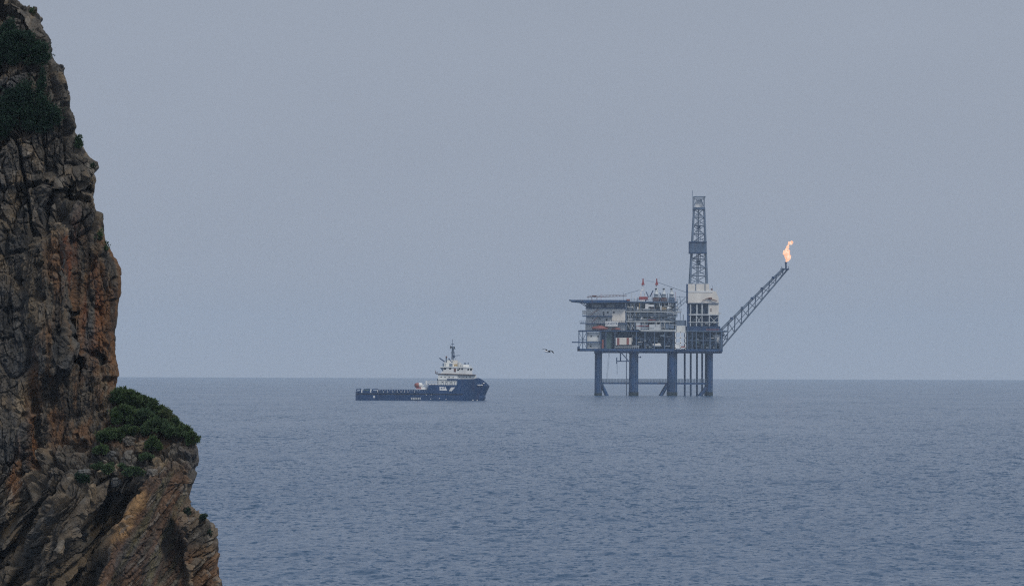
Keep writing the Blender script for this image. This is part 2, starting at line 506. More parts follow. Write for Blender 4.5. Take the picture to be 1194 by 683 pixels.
    def blocks(sx, sz, k, amp, crack, tilt):
        f1, f2, idr, off = worley((xr / sx * (1 + 0.35 * (ang > 0.5)), yy / sx * (1 - 0.5 * (ang > 0.5)), zr / (sz * el_)), k)
        t1 = _hash((idr * 9999).astype(np.int64), (idr * 777).astype(np.int64), (idr * 31).astype(np.int64), 5) - 0.5
        t2 = _hash((idr * 9999).astype(np.int64), (idr * 777).astype(np.int64), (idr * 31).astype(np.int64), 6) - 0.5
        h = (idr - 0.5) * amp + (off[0] * t1 + off[2] * t2) * tilt * 1.25 + (0.30 - f1 * f1) * amp * 0.12
        e = f2 - f1
        open_ = 0.15 + 0.85 * sst(vnoise((x / sx / 1.3, y / sx, z / sz / 1.3), k + 40), -0.15, 0.45)      # not every joint is open
        return (h + amp * 0.35) * sst(e, 0.0, 0.17) - amp * 0.25 - crack * open_ * (1 - sst(e, 0.0, 0.15)), idr, e
    b1, id1, e1 = blocks(1.25, 2.1, 100, 0.62, 0.42, 1.0)
    b2, id2, e2 = blocks(0.48, 0.85, 200, 0.30, 0.20, 0.46)
    b3, id3, e3 = blocks(0.20, 0.33, 300, 0.10, 0.05, 0.17)
    soft = 1 - 0.68 * wallm - 0.45 * facem * (1 - wallm)
    D *= 1 - 0.6 * facem
    D += b1 * (1 - 0.62 * wallm - 0.75 * facem) * (1 - 0.35 * lower) + b2 * soft * (1 - 0.5 * facem) * wm + b3 * (0.55 + 0.45 * soft) * wf
    # vertical flutes on the wall, inclined ones on the orange face
    fl = fbm((xx / 0.22, yy / 0.5, zz / 2.4), 3, 61)
    D += 0.16 * wallm * fl * wf
    cb, sb = math.cos(math.radians(-27)), math.sin(math.radians(-27))
    xw, zw = x + 0.25 * wob[0], z + 0.25 * wob[2]
    xr2 = cb * xw + sb * zw; zr2 = -sb * xw + cb * zw
    fi = fbm((xr2 / 0.30, y / 1.6, zr2 / 4.0), 3, 62, 0.45)
    D += 0.30 * facem * fi
    # solution pits
    pit = sst(fbm((x / 0.55, y / 0.55, z / 0.7), 3, 63), 0.28, 0.5)
    D -= 0.30 * pit * (0.4 + 0.6 * wallm)
    rdg = 1 - np.abs(fbm((xx / 0.8, yy / 0.8, zz / 1.3), 5, 66, 0.6)) * 2
    D += 0.12 * wf * (rdg - 0.6) * (1 - 0.5 * facem)
    D += 0.035 * wf * fbm((x / 0.09, y / 0.09, z / 0.11), 2, 64)
    amp = np.ones(PX.shape); edge = sst(DY[:, :nf].max(axis=1, keepdims=True) - 0 * DY + 0, 0, 1) * sst(DY, 2.0, Rpx * 0.8); amp -= 0.68 * edge; amp[:, nf + n_back:] = 0.4
    P2 = P + N * (D * amp)[..., None] 
    # ---------------- pigment of the stone: limestone greys, iron stains, pale patches, a painted ledge highlight, algae
    n1 = fbm((x / 1.1, y / 1.1, z / 1.6), 4, 70)
    n2 = fbm((x / 0.5, y / 0.5, z / 3.2), 4, 75)
    n3 = fbm((x / 2.6, y / 2.6, z / 3.0), 3, 80)
    grey = np.array([0.100, 0.090, 0.077]); buff = np.array([0.165, 0.124, 0.080]); rust_ = np.array([0.166, 0.080, 0.036])
    red = np.array([0.140, 0.052, 0.028]); pale = np.array([0.36, 0.27, 0.17]); black = np.array([0.034, 0.034, 0.034])
    col = np.ones(P.shape) * grey
    def lay(c, m):
        nonlocal col
        m = np.clip(m, 0, 1)[..., None]; col = col * (1 - m) + c * m
    lay(buff, 0.7 * sst(n1 + 0.5 * (id2 - 0.5), -0.1, 0.35))
    lay(np.array([0.070, 0.074, 0.078]), 0.7 * sst(-n3 + 0.6 * (id1 - 0.5), 0.05, 0.4))
    warm = wallm * sst(px, 38, 62)
    lay(buff * 0.95, 0.75 * warm * sst(n2, -0.4, 0.3))
    lay(rust_ * 0.85 + 0.008, 0.75 * warm * sst(n2 + 0.4 * n3, -0.16, 0.32))
    def streak(cx, cy, rx, ry, c, k):
        lay(c, k * ell(px + 6 * n1, py + 18 * n2, cx, cy, rx, ry, 0.5) * sst(n2 + n1 * 0.5, -0.45, 0.25))
    streak(83, 300, 8, 40, red, 0.85); streak(80, 320, 6, 18, red * 1.2, 0.8)
    streak(108, 375, 11, 55, red * 1.1, 0.9); streak(118, 390, 8, 40, rust_, 0.7)
    streak(106, 272, 8, 40, buff, 0.6)
    streak(40, 480, 9, 60, rust_, 0.8); streak(18, 545, 9, 35, rust_ * 1.5, 0.85); streak(38, 530, 7, 28, rust_ * 1.3, 0.8); streak(28, 470, 9, 26, pale * 0.7, 0.7)
    streak(132, 400, 5, 40, rust_ * 1.2, 0.5)
    # orange face
    lay(rust_ * 0.8 + 0.012, 0.75 * facem * sst(fi + 0.3 * n3, -0.35, 0.3))
    lay(pale * np.array([1.05, 0.85, 0.62]), 0.65 * facem * sst(fi + 0.4 * n1, 0.12, 0.45) * ell(side, py, -7, 610, 16, 110, 0.6))
    lay(np.array([0.13, 0.11, 0.055]), 0.6 * facem * sst(-fi + n2 * 0.4, 0.0, 0.4))
    lay(rust_, 0.6 * (1 - sst(rb, -2, 4)) * sst(py, 622, 655))
    streak(216, 610, 7, 40, rust_ * 1.3, 0.8)
    streak(233, 535, 6, 24, buff, 0.4)
    # lower slabs: lighter buff on randomly picked blocks, pale patches after
    lay(buff * 1.15, 0.6 * lower * (1 - facem) * sst(id1 + 0.5 * n1, 0.35, 0.75))
    lay(pale, 0.55 * ell(px, py, 68, 266, 13, 9, 0.5) * sst(n1, -0.4, 0.2))  # highlight on the buttress ledge, painted into the stone colour
    lay(pale * 0.9, 0.6 * ell(px, py, 192, 538, 10, 7, 0.6) * sst(n2, -0.3, 0.2))
    # black water streaks and lichen speckle
    lay(black, 0.75 * sst(fbm((x / 0.35, y / 0.6, z / 4.0), 4, 85), 0.10, 0.42) * (1 - 0.5 * facem))
    lay(np.array([0.22, 0.20, 0.17]), 0.6 * sst(id3 + 0.4 * n1, 0.72, 0.95) * (1 - 0.6 * wallm))
    col *= (0.8 + 0.4 * id2 * (1 - wallm) + 0.2 * wallm)[..., None]
    # ---------------- material
    m, n, b = new_mat('limestone')
    at_ = n.nodes.new('ShaderNodeAttribute'); at_.attribute_name = 'stone'
    t = n.nodes.new('ShaderNodeTexCoord')
    no = n.nodes.new('ShaderNodeTexNoise'); no.inputs['Scale'].default_value = 9.0; no.inputs['Detail'].default_value = 5; no.inputs['Roughness'].default_value = 0.7
    rp = n.nodes.new('ShaderNodeValToRGB')
    rp.color_ramp.elements[0].position = 0.32; rp.color_ramp.elements[0].color = (0.62, 0.62, 0.62, 1)
    rp.color_ramp.elements[1].position = 0.70; rp.color_ramp.elements[1].color = (1.3, 1.3, 1.3, 1)
    mm = n.nodes.new('ShaderNodeMix'); mm.data_type = 'RGBA'; mm.blend_type = 'MULTIPLY'; mm.inputs['Factor'].default_value = 1.0
    bp = n.nodes.new('ShaderNodeBump'); bp.inputs['Distance'].default_value = 0.05; bp.inputs['Strength'].default_value = 0.8
    n.links.new(t.outputs['Object'], no.inputs[0]); n.links.new(no.outputs[0], rp.inputs[0])
    n.links.new(at_.outputs['Color'], mm.inputs['A']); n.links.new(rp.outputs[0], mm.inputs['B'])
    n.links.new(mm.outputs['Result'], b.inputs['Base Color']); n.links.new(no.outputs[0], bp.inputs['Height']); n.links.new(bp.outputs[0], b.inputs['Normal'])
    b.inputs['Roughness'].default_value = 0.9; b.inputs['Specular IOR Level'].default_value = 0.2
    Fc = grid_faces(NR, PX.shape[1])
    o = raw_mesh('cliff', P2.reshape(-1, 3), Fc, m, smooth=False, col=col.reshape(-1, 3), colname='stone')
    tag(o, kind='structure', label='rust stained limestone sea cliff rising at the left edge')
    sub = P2[::3, n_off - 10:nf:3].reshape(-1, 3); subn = normals(P2)[::3, n_off - 10:nf:3].reshape(-1, 3)
    if subn[:, 1].mean() > 0: subn = -subn
    return sub, subn

CL, CLN = build_cliff()
CLU = CX + CL[:, 0] / CL[:, 1] * FPX; CLV = CY - (CL[:, 2] - H) / CL[:, 1] * FPX

def on_cliff(px, py):
    u, v = unroll(px, py)
    d = (CLU - u) ** 2 + (CLV - v) ** 2
    near = np.where(d < max(16.0, d.min() * 1.5))[0]
    i = near[np.argmin(CL[near, 1])]
    return Vector(CL[i])

# ------------------------------------------------------------------ vegetation
def leaf_mat(name, a, b_):
    m, n, b = new_mat(name)
    at_ = n.nodes.new('ShaderNodeAttribute'); at_.attribute_name = 'tone'
    r = n.nodes.new('ShaderNodeValToRGB')
    r.color_ramp.elements[0].color = a + (1,); r.color_ramp.elements[1].color = b_ + (1,)
    n.links.new(at_.outputs['Fac'], r.inputs[0]); n.links.new(r.outputs[0], b.inputs['Base Color'])
    b.inputs['Roughness'].default_value = 0.7
    b.inputs['Specular IOR Level'].default_value = 0.2
    return m
LEAF = leaf_mat('leaf_green', (0.026, 0.058, 0.030), (0.085, 0.125, 0.055))
LEAFD = leaf_mat('leaf_dark', (0.012, 0.034, 0.022), (0.026, 0.056, 0.032))
LEAFY = leaf_mat('leaf_yellow', (0.04, 0.068, 0.03), (0.11, 0.13, 0.055))
LEAFM = leaf_mat('leaf_mid', (0.026, 0.060, 0.024), (0.088, 0.128, 0.048))
TWIG = paint('twig_bark', (0.07, 0.05, 0.035), 0.9, 0.3, 4.0, streak=False)

def leaves(clumps, n, size, up=0.8, seed=0):
    """leaf-sized folded quads filling lumpy clumps [(centre, radii)]"""
    r = np.random.default_rng(seed)
    vol = np.array([c[1][0] * c[1][1] * c[1][2] for c in clumps]) ** 0.7
    which = r.choice(len(clumps), n, p=vol / vol.sum())
    d = r.normal(size=(n, 3)); d /= np.linalg.norm(d, axis=1, keepdims=True)
    rad = r.uniform(0.2, 1.0, n) ** 0.5 * (1 + 0.22 * np.minimum(r.normal(size=n) ** 2, 3.0) * np.where(d[:, 2] > -0.2, 1, 0))
    cen = np.array([c[0] for c in clumps])[which]; rr = np.array([c[1] for c in clumps])[which]
    p = cen + d * rr * rad[:, None]
    ax = d + r.normal(size=(n, 3)) * 0.7 + np.array([0, 0, up]); ax /= np.linalg.norm(ax, axis=1, keepdims=True)
    sd_ = np.cross(ax, r.normal(size=(n, 3))); sd_ /= np.linalg.norm(sd_, axis=1, keepdims=True) + 1e-9
    L_ = size * r.uniform(0.6, 1.5, n)[:, None]; W = L_ * 0.27
    bend = np.cross(ax, sd_) * L_ * 0.18
    V = np.stack([p, p + ax * L_ * 0.5 + sd_ * W + bend, p + ax * L_, p + ax * L_ * 0.5 - sd_ * W + bend], 1).reshape(-1, 3)
    Fq = np.arange(4 * n).reshape(n, 4)
    ctone = r.uniform(0.1, 0.9, len(clumps))[which]
    tone = np.clip(0.6 * ctone + 0.5 * r.uniform(0, 1, n) - 0.05, 0, 1)
    return V, Fq, np.repeat(tone, 4)[:, None] * np.ones((1, 3))

def shrub(name, px, py, wpx, hpx, label, cat, mat, n, size, seed, group=None, depth=0.7, k=9, dy=0.0, twig=True, qr=(0.10, 0.25)):
    base = on_cliff(px, py)
    base = base + Vector((0, dy, 0))
    root = empty(name, base)
    tag(root, label, cat, group)
    r = np.random.default_rng(seed)
    W, Hh = wpx * U, hpx * U
    cl = []
    for i in range(k):
        a = r.uniform(-0.5, 0.5); b = r.uniform(0.12, 0.85)
        cen = np.array([a * W * 0.8, r.uniform(-0.5, 0.5) * W * depth, b * Hh * (1 - 0.5 * abs(a * 2) ** 2)])
        q = r.uniform(*qr)
        cl.append((cen, (q * W * 0.9, q * W * 0.8, q * Hh * r.uniform(0.7, 1.5))))
    V, Fq, tone = leaves(cl, n, size, seed=seed)
    o = raw_mesh('foliage', V, Fq, mat, col=tone)
    o.parent = root
    if twig:
        mb = MB()
        for cen, _ in cl[:12]:
            mid = Vector(cen) * 0.5 + Vector((r.normal() * 0.03, r.normal() * 0.03, 0.02))
            mb.tube((r.normal() * 0.03, 0.05, -0.15), mid, 0.022, 0.014, 5); mb.tube(mid, Vector(cen), 0.014, 0.006, 5)
        mb.build('stem', TWIG, root)
    return root

# the two dark masses of creeper on the upper wall
shrub('dark_bush', 20, 77, 76, 46, 'dark bush high on the cliff, upper of two near the summit', 'bush', LEAFD, 9500, 0.10, 101, depth=0.10, k=70, qr=(0.05, 0.14))
shrub('dark_bush', 30, 163, 92, 70, 'larger dark bush on the cliff, below the summit bush', 'bush', LEAFD, 14000, 0.10, 102, depth=0.09, k=90, qr=(0.04, 0.12))
shrub('creeper', 52, 108, 12, 34, 'narrow dark creeper hanging between the two cliff bushes', 'creeper', LEAFD, 900, 0.11, 103, depth=0.4, k=8)
shrub('creeper', 4, 60, 30, 40, 'dark green creeper at the left edge beside the summit bush', 'creeper', LEAFD, 2500, 0.12, 104, depth=0.3, k=10)
# shrubs of the ledge
ledge = [
    (143, 466, 22, 22, 'dark green shrub tucked against the cliff wall at top of ledge', 'D'),
    (156, 470, 24, 20, 'dark rounded shrub second from the cliff wall along ledge crest', 'D'),
    (170, 474, 24, 18, 'green shrub on ledge crest uphill of the tallest sprigs', 'G'),
    (183, 481, 22, 18, 'feathery green shrub in the middle of ledge crest', 'G'),
    (196, 490, 20, 18, 'yellowish green shrub on the ledge crest', 'Y'),
    (207, 500, 20, 17, 'pale tipped shrub on the ledge crest below the yellowish one', 'G'),
    (218, 508, 18, 16, 'dark shrub near the outer rim of ledge', 'D'),
    (228, 516, 13, 18, 'small shrub hanging over the outermost rim of ledge', 'D'),
    (147, 490, 26, 24, 'bushy dark shrub on the ledge slope below the wall', 'D'),
    (166, 494, 30, 24, 'wide green shrub in the middle of the ledge slope', 'G'),
    (186, 504, 28, 22, 'green shrub on the ledge slope above the grey boulders', 'G'),
    (205, 513, 24, 16, 'low green shrub on the ledge slope near the rim', 'G'),
    (130, 512, 26, 18, 'dark shrub at the foot of the wall left of the boulders', 'D'),
    (181, 522, 16, 16, 'small dark shrub in the cleft beside the rim block', 'D'),
    (152, 505, 24, 14, 'low dark shrub filling the slope above the blocky boulder', 'D'),
    (121, 528, 16, 12, 'low dark shrub in a crack at the wall foot', 'D'),
    (172, 535, 14, 10, 'low green shrub beneath the blocky boulder', 'G'),
]
for i, (px, py, ww, hh, lab, kd) in enumerate(ledge):
    shrub('ledge_shrub', px - 1, py + (1 if i < 8 else 0), ww * 1.3, hh * 0.95, lab, 'shrub', {'D': LEAFM, 'G': LEAF, 'Y': LEAFY}[kd], int(11.0 * ww * hh), 0.085, 200 + i, 'shrubs along the cliff ledge', depth=0.6, k=44, qr=(0.05, 0.15))
# small growth on the outline and in cracks
tufts = [
    (41, 20, 7, 12, 'wiry sprig sticking out of the summit outline'),
    (96, 170, 12, 14, 'pale wispy tuft on the cliff outline above the rock beak'),
    (109, 194, 6, 7, 'dark tuft on top of the rock beak'),
    (119, 279, 10, 18, 'green tuft on the cliff outline above the rounded bulge'),
    (127, 294, 9, 11, 'smaller green tuft on the outline below its neighbour'),
    (112, 545, 18, 9, 'flat green tuft among boulders on the bench left side'),
    (137, 548, 26, 12, 'wide green tuft among boulders in the middle of bench'),
    (160, 556, 22, 11, 'green tuft beside the pale boulder on the bench right side'),
    (100, 562, 16, 14, 'dark tuft in the gap above the long slabs'),
    (222, 598, 8, 9, 'dark tuft on the notch above the right lump'),
    (237, 605, 12, 7, 'dark tuft capping the right lump'),
    (247, 622, 6, 7, 'tiny dark tuft on the right lump edge'),
    (48, 96, 8, 7, 'tiny dark tuft on pale rock between the bushes'),
]
for i, (px, py, ww, hh, lab) in enumerate(tufts):
    shrub('tuft', px, py, ww, hh, lab, 'plant', LEAFD if 'dark' in lab else LEAF, int(5 * ww * hh) if ww > 10 else int(2.2 * ww * hh), 0.10, 300 + i, 'small plants on the cliff', depth=0.5, k=7)

# ------------------------------------------------------------------ boulders on the bench: loose stones
def boulder_field():
    m = bpy.data.materials['limestone']
    spots = [(152,512,16,12,'grey boulder below the wide ledge shrub'),(168,520,18,14,'blocky grey boulder in the middle of ledge'),(128,530,15,11,'grey boulder left of the pointed rock'),
             (150,540,22,24,'tall pointed brown boulder on the bench'),(120,553,14,9,'flat pale boulder above the long slabs'),(98,548,16,9,'pale flat boulder at the wall foot'),
             (176,548,14,9,'pale slabby boulder near the orange face'),(110,572,10,20,'upright pale boulder standing in the green tufts'),(133,562,14,10,'rounded grey boulder on the bench front')]
    for i, (px, py, ww, hh, lab) in enumerate(spots):
        r = np.random.default_rng(500 + i)
        import bmesh
        bm = bmesh.new(); bmesh.ops.create_icosphere(bm, subdivisions=5, radius=1.0)
        V = np.array([v.co for v in bm.verts]); Fc = np.array([[v.index for v in f.verts] for f in bm.faces]); bm.free()
        q = V * 1.25 + i * 9.1
        f1, f2, idr, off = worley((q[:, 0], q[:, 1], q[:, 2]), 900 + i)
        g = 1 + 0.32 * (idr - 0.5) + 0.20 * (0.3 - f1) - 0.10 * (1 - sst(f2 - f1, 0, 0.15)) + 0.14 * fbm((q[:, 0] * 2, q[:, 1] * 2, q[:, 2] * 2), 3, 77)
        V = np.sign(V) * np.abs(V) ** 0.8 * g[:, None] * np.array([ww * U * 0.5, ww * U * 0.45, hh * U * 0.55])
        c0 = np.array([[0.125, 0.115, 0.10], [0.155, 0.118, 0.078], [0.095, 0.096, 0.094]][i % 3]) * (1.25 if 'pale' in lab else 1)
        col = np.ones(V.shape) * c0 * (0.75 + 0.5 * idr)[:, None]
        o = raw_mesh('boulder', V, Fc, m, col=col, colname='stone')
        o.location = on_cliff(px, py) + Vector((0, 0.1, 0))
        o.rotation_euler = (0, r.uniform(-0.3, 0.3), r.uniform(0, 6))
        tag(o, lab, 'boulder', 'boulders on the cliff bench')
boulder_field()

# ------------------------------------------------------------------ oil platform
def oil_platform():
    AX, AY = 760.0, 461.2
    Yp = sea_distance(AX, AY)
    K = Yp / FPX
    root = empty('oil_platform', at(AX, AY, Yp))
    tag(root, 'blue and white offshore gas platform on steel legs, with drilling derrick and flare boom', 'oil platform')
    ua, va = unroll(AX, AY)
    def X(px, py=400): return (px + ROLL * (py - CY) - ua) * K
    def Z(py, px=760): return (va - (py - ROLL * (px - CX))) * K
    def V3(px, py, y): return (X(px, py), y, Z(py, px))
    def bx(mb, x0, x1, y0, y1, d0, d1):
        xm = (x0 + x1) / 2
        return mb.box(X(x0), X(x1), d0, d1, Z(y1, xm), Z(y0, xm))
    def part(name, mat, fn, parent=root, label=None):
        mb = MB(); fn(mb); o = mb.build(name, mat, parent)
        if label: o['label'] = label
        return o
    def bar(mb, a, b, y, w_, y2=None):
        mb.tube(V3(a[0], a[1], y), V3(b[0], b[1], y if y2 is None else y2), w_ * K / 2, n=6)

    # legs ---------------------------------------------------------------
    for row, yy in ((0, 2.0), (1, 26.0), (2, 46.0)):
        for px, wd in ((698.3, 7.0), (739.2, 10.5), (784.2, 11.5), (828.2, 6.8)):
            if row == 2 and wd > 9: continue
            q = px + (1.0 if row == 1 else 0)
            def leg(mb):
                mb.tube(V3(q, 410, yy + 3), V3(q - 0.4, 469, yy + 3), wd * K / 2, wd * K / 2 * 1.05, 16)
                mb.tube(V3(q, 412.5, yy + 3), V3(q, 410.5, yy + 3), wd * K / 2, wd * K / 2 * 1.35, 16)
            lg = part('leg', M['leg'], leg)
            part('splash_band', M['growth'], lambda mb: mb.tube(V3(q - 0.35, 457.5 + 0.7 * math.sin(px), yy + 3), V3(q - 0.4, 468, yy + 3), wd * K / 2 * 1.09, wd * K / 2 * 1.11, 16), lg)
            if row == 0:
                def ladder(mb):
                    for dx in (-0.45, 0.45): bar(mb, (q + wd * 0.3 + dx, 411), (q + wd * 0.3 + dx, 458), yy + 2.6 - wd * K / 2, 0.2)
                    for k in range(24): bar(mb, (q + wd * 0.3 - 0.45, 413 + 1.9 * k), (q + wd * 0.3 + 0.45, 413 + 1.9 * k), yy + 2.6 - wd * K / 2, 0.15)
                part('ladder', M['frame'], ladder, lg)
    for a, b in (((701, 447), (709.5, 464)), ((779, 448), (769, 465)), ((824.5, 452), (814, 465))):
        for yy in (5.0, 29.0):
            part('diagonal_brace', M['leg'], lambda mb: bar(mb, a, b, yy, 4.0))
    # walkway between the legs
    for yy in (5.0, 29.0):
        def walk(mb):
            bx(mb, 701, 735, 445.6, 447.6, yy - 0.6, yy + 0.6); bx(mb, 744, 779, 445.6, 447.8, yy - 0.6, yy + 0.6); bx(mb, 789, 826, 446.0, 448.0, yy - 0.6, yy + 0.6)
        wk = part('walkway', M['leg'], walk)
        def rail(mb):
            for a, b in ((701, 735), (744, 779), (789, 826)):
                x = a
                while x < b:
                    bar(mb, (x, 445.8), (x, 441.6), yy - 0.5, 0.42); x += 1.75
                bar(mb, (a, 442.0), (b, 442.0), yy - 0.5, 0.25); bar(mb, (a, 443.8), (b, 443.8), yy - 0.5, 0.2)
        part('railing', M['lattice'], rail, wk)
    for px in (799.0, 806.0, 813.3, 819.4):
        part('conductor_pipe', M['steel'], lambda mb: bar(mb, (px, 409), (px, 468), 12, 2.3))
    for px, w_ in ((730.6, 0.9), (734.6, 1.0)):
        part('riser_pipe', M['lattice'] if px > 732 else M['steel'], lambda mb: bar(mb, (px, 410), (px, 466), 6.0, w_))
    def davit(mb):
        bar(mb, (723.6, 411), (723.6, 421.4), 2, 1.5); bar(mb, (719, 421), (735, 421), 2, 1.2); bar(mb, (723.6, 410), (733, 420.6), 2, 1.2)
        bar(mb, (719.2, 416.5), (719.2, 424), 2, 1.3); bar(mb, (719.5, 424), (719.7, 436), 2, 0.45)
    part('hanging_frame', M['steel'], davit)
    def cables(mb):
        bar(mb, (711, 411), (707.6, 445), 2, 0.3); bar(mb, (709.8, 411), (706.6, 445), 2, 0.25)
    part('cable', M['lattice'], cables)
    part('light_bracket', M['steel'], lambda mb: (bx(mb, 744, 748, 416, 416.8, 1, 2), bx(mb, 746.2, 747.4, 415, 417.2, 1, 2)))

    # deck girders ----------------------------------------------------------
    def girder(mb):
        bx(mb, 674.3, 842.5, 406.6, 409.3, 0, 50); bx(mb, 694, 842, 409.3, 411.4, 1, 49); bx(mb, 674, 676, 404, 409, 0, 50)
    part('main_girder', M['leg'], girder)
    for (a, b, y0, y1, mt) in ((675, 747, 384.9, 386.4, 'steel'), (745, 788, 384.4, 386.0, 'light'), (800, 848, 385.2, 386.8, 'frame')):
        part('deck_edge', M[mt], lambda mb: bx(mb, a, b, y0, y1, 0, 46))
    # cellar deck: dark back wall, columns, braces
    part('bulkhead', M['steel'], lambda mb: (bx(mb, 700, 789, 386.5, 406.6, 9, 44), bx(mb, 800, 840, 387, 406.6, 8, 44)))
    for px in (675, 679.5, 684, 700.5, 706.5, 717, 742, 752, 763, 775, 785, 801.5, 807, 812, 820, 828, 835, 841.5):
        part('column', M['frame'], lambda mb: bx(mb, px - 0.55, px + 0.55, 386.3, 406.7, 0.3, 1.3))
    for a, b in ((675, 684), (752, 763), (775, 785), (820, 828), (828, 841), (801, 812)):
        part('cross_brace', M['frame'], lambda mb: (bar(mb, (a, 406), (b, 387), 1.6, 0.6), bar(mb, (a, 387), (b, 406), 1.6, 0.5)))
    for a, b, y in ((674.5, 684, 395.5), (801, 842, 396.4)):
        part('beam', M['frame'], lambda mb: bx(mb, a, b, y, y + 0.9, 0.2, 1.4))
    part('store_room', M['wall'], lambda mb: bx(mb, 684.5, 699.8, 387.5, 397.6, 2, 40))
    part('store_room', M['wall'], lambda mb: bx(mb, 684.5, 699.8, 399.8, 406, 2, 40))
    part('walkway', M['steel'], lambda mb: bx(mb, 666.8, 702, 398.2, 399.6, 0, 3))
    for px, py in ((688.6, 390.6), (696.6, 391), (688, 402.5)):
        part('window', M['glass'], lambda mb: bx(mb, px, px + 1.7, py, py + 2.0, 1.9, 2.1))
    part('orange_locker', M['orange'], lambda mb: bx(mb, 701.8, 704.2, 396, 406, 1.5, 5))
    part('green_module', M['green'], lambda mb: bx(mb, 706.5, 713.5, 387, 406.5, 3, 12))
    part('blue_module', M['leg'], lambda mb: bx(mb, 700.3, 706, 387, 406, 4, 12))
    # equipment on the cellar deck
    rr = random.Random(4)
    for (xa, xb, ya, yb) in ((737, 786, 389, 405), (801, 840, 388, 405)):
        for k in range(26):
            cx, cy = rr.uniform(xa, xb), rr.uniform(ya, yb); ww, hh = rr.uniform(1.2, 5), rr.uniform(1.0, 3.0)
            mt = rr.choice(['light', 'frame', 'lattice', 'leg', 'frame', 'lattice', 'green', 'light'])
            part('pump_unit', M[mt], lambda mb: bx(mb, cx, cx + ww, cy, min(cy + hh, 406), 2.5 + rr.random() * 2, 8.5))
        for k in range(14):
            cx, cy = rr.uniform(xa, xb - 6), rr.uniform(ya, yb); dx = rr.choice((0, rr.uniform(4, 12))); dy = 0 if dx else rr.uniform(4, 9)
            part('pipe', M[rr.choice(['light', 'lattice', 'lattice', 'white'])], lambda mb: bar(mb, (cx, cy), (min(cx + dx, xb), min(cy + dy, 406)), rr.uniform(1.5, 3), rr.uniform(0.4, 0.9)))
    part('storage_tank', M['white'], lambda mb: mb.lathe((X(765.5), 3, Z(402.4)), [(0.6, -2.6), (0.9, -2.2), (0.9, 2.2), (0.6, 2.6)], 12, 'X'))
    part('railing', M['light'], lambda mb: ([bx(mb, 717, 745, y, y + 0.35, -0.1, 0.1) for y in (402.6, 404.2)], [bx(mb, x, x + 0.4, 402.5, 406.6, -0.1, 0.1) for x in np.arange(717, 745, 2.3)]))
    part('white_cabin', M['white'], lambda mb: bx(mb, 833.5, 839.5, 390, 400, 2, 7))
    # living quarters -------------------------------------------------------
    q = part('living_quarters', M['wall'], lambda mb: (bx(mb, 683.6, 728.8, 358.5, 376.8, 1.5, 32), bx(mb, 683.0, 729.6, 376.8, 385, 2.2, 33)))
    part('clad_panel', M['cream'], lambda mb: bx(mb, 713.4, 728.4, 360.4, 376, 0.9, 1.5), q)
    for px, py, ww, hh in ((703.0, 363.0, 1.6, 4.6), (707.6, 363.2, 1.8, 1.8), (714.6, 363.1, 1.9, 1.8), (706.1, 371.5, 2.2, 2.0), (690, 370.2, 1.4, 1.6), (699, 371, 1.2, 1.4), (702, 379.3, 1.2, 1.8)):
        part('window' if hh < 3 else 'door', M['glass'], lambda mb: bx(mb, px, px + ww, py, py + hh, 1.35 if px < 713 else 0.8, 1.7), q)
    for a, b, y in ((679, 714, 368.0), (676, 731, 376.4)):
        bl = part('balcony', M['steel'], lambda mb: bx(mb, a, b, y, y + 1.2, -0.8, 1.5), q)
        def rail(mb):
            for x in np.arange(a, b + 0.1, 2.2): bx(mb, x - 0.12, x + 0.12, y - 2.6, y, -0.75, -0.6)
            for dy in (2.6, 1.4): bx(mb, a, b, y - dy - 0.1, y - dy + 0.15, -0.75, -0.6)
        part('railing', M['frame'], rail, bl)
    part('tank_box', M['wall'], lambda mb: bx(mb, 678.9, 683, 361.8, 366.6, 0.5, 6), q)
    for a, b in (((687.4, 369), (694, 363)), ((694, 363), (699, 360.6)), ((690, 376.5), (697.6, 369.2))):
        part('stair', M['brown'], lambda mb: (bar(mb, a, b, -0.4, 0.9), bar(mb, (a[0], a[1] - 2), (b[0], b[1] - 2), -0.5, 0.25)), q)
    sg = part('name_board', M['white'], lambda mb: bx(mb, 705.8, 720.3, 374.6, 380.2, -1.1, -0.8), q)
    def text(body, size, mat, loc, parent, name='lettering', sx=1.0):
        cu = bpy.data.curves.new(name, 'FONT'); cu.body = body; cu.size = size; cu.extrude = 0.02; cu.align_x = 'CENTER'; cu.align_y = 'CENTER'; cu.offset = 0.02
        cu.materials.append(mat)
        tmp = bpy.data.objects.new(name, cu); me = bpy.data.meshes.new_from_object(tmp); bpy.data.objects.remove(tmp)
        o = bpy.data.objects.new(name, me); C.objects.link(o); o.location = loc; o.rotation_euler = (math.pi / 2, 0, 0); o.scale = (sx, 1, 1); o.parent = parent
        return o
    text('GAVIOTA', 2.0, M['steel'], (X(713), -1.13, Z(377.4, 713)), sg, sx=0.78)
    # enclosed lifeboat on the balcony
    # row between quarters and helideck
    part('upper_floor', M['leg'], lambda mb: bx(mb, 684, 729, 352.5, 358.6, 3, 30), q)
    part('roof_slab', M['steel'], lambda mb: bx(mb, 683.4, 730, 358.2, 359.6, 0.2, 33), q)
    for a, b in ((690, 701), (707, 716.5)):
        part('glazed_front', M['light'], lambda mb: bx(mb, a, b, 355.4, 358.0, 2.6, 3), q)
        part('window', M['glass'], lambda mb: bx(mb, a + 0.8, b - 0.8, 353.8, 355.4, 2.5, 3), q)
    part('plant_room', M['lattice'], lambda mb: bx(mb, 718, 729, 354.4, 358.2, 2.2, 3), q)
    # helideck
    def heli(mb):
        mb.prism([(X(664.6), Z(349.6, 665)), (X(733.5), Z(349.8, 733)), (X(733.5), Z(352.4, 733)), (X(684), Z(353.2, 684)), (X(667), Z(351.6, 667))], -4, 36)
    hd = part('helideck', M['leg'], heli)
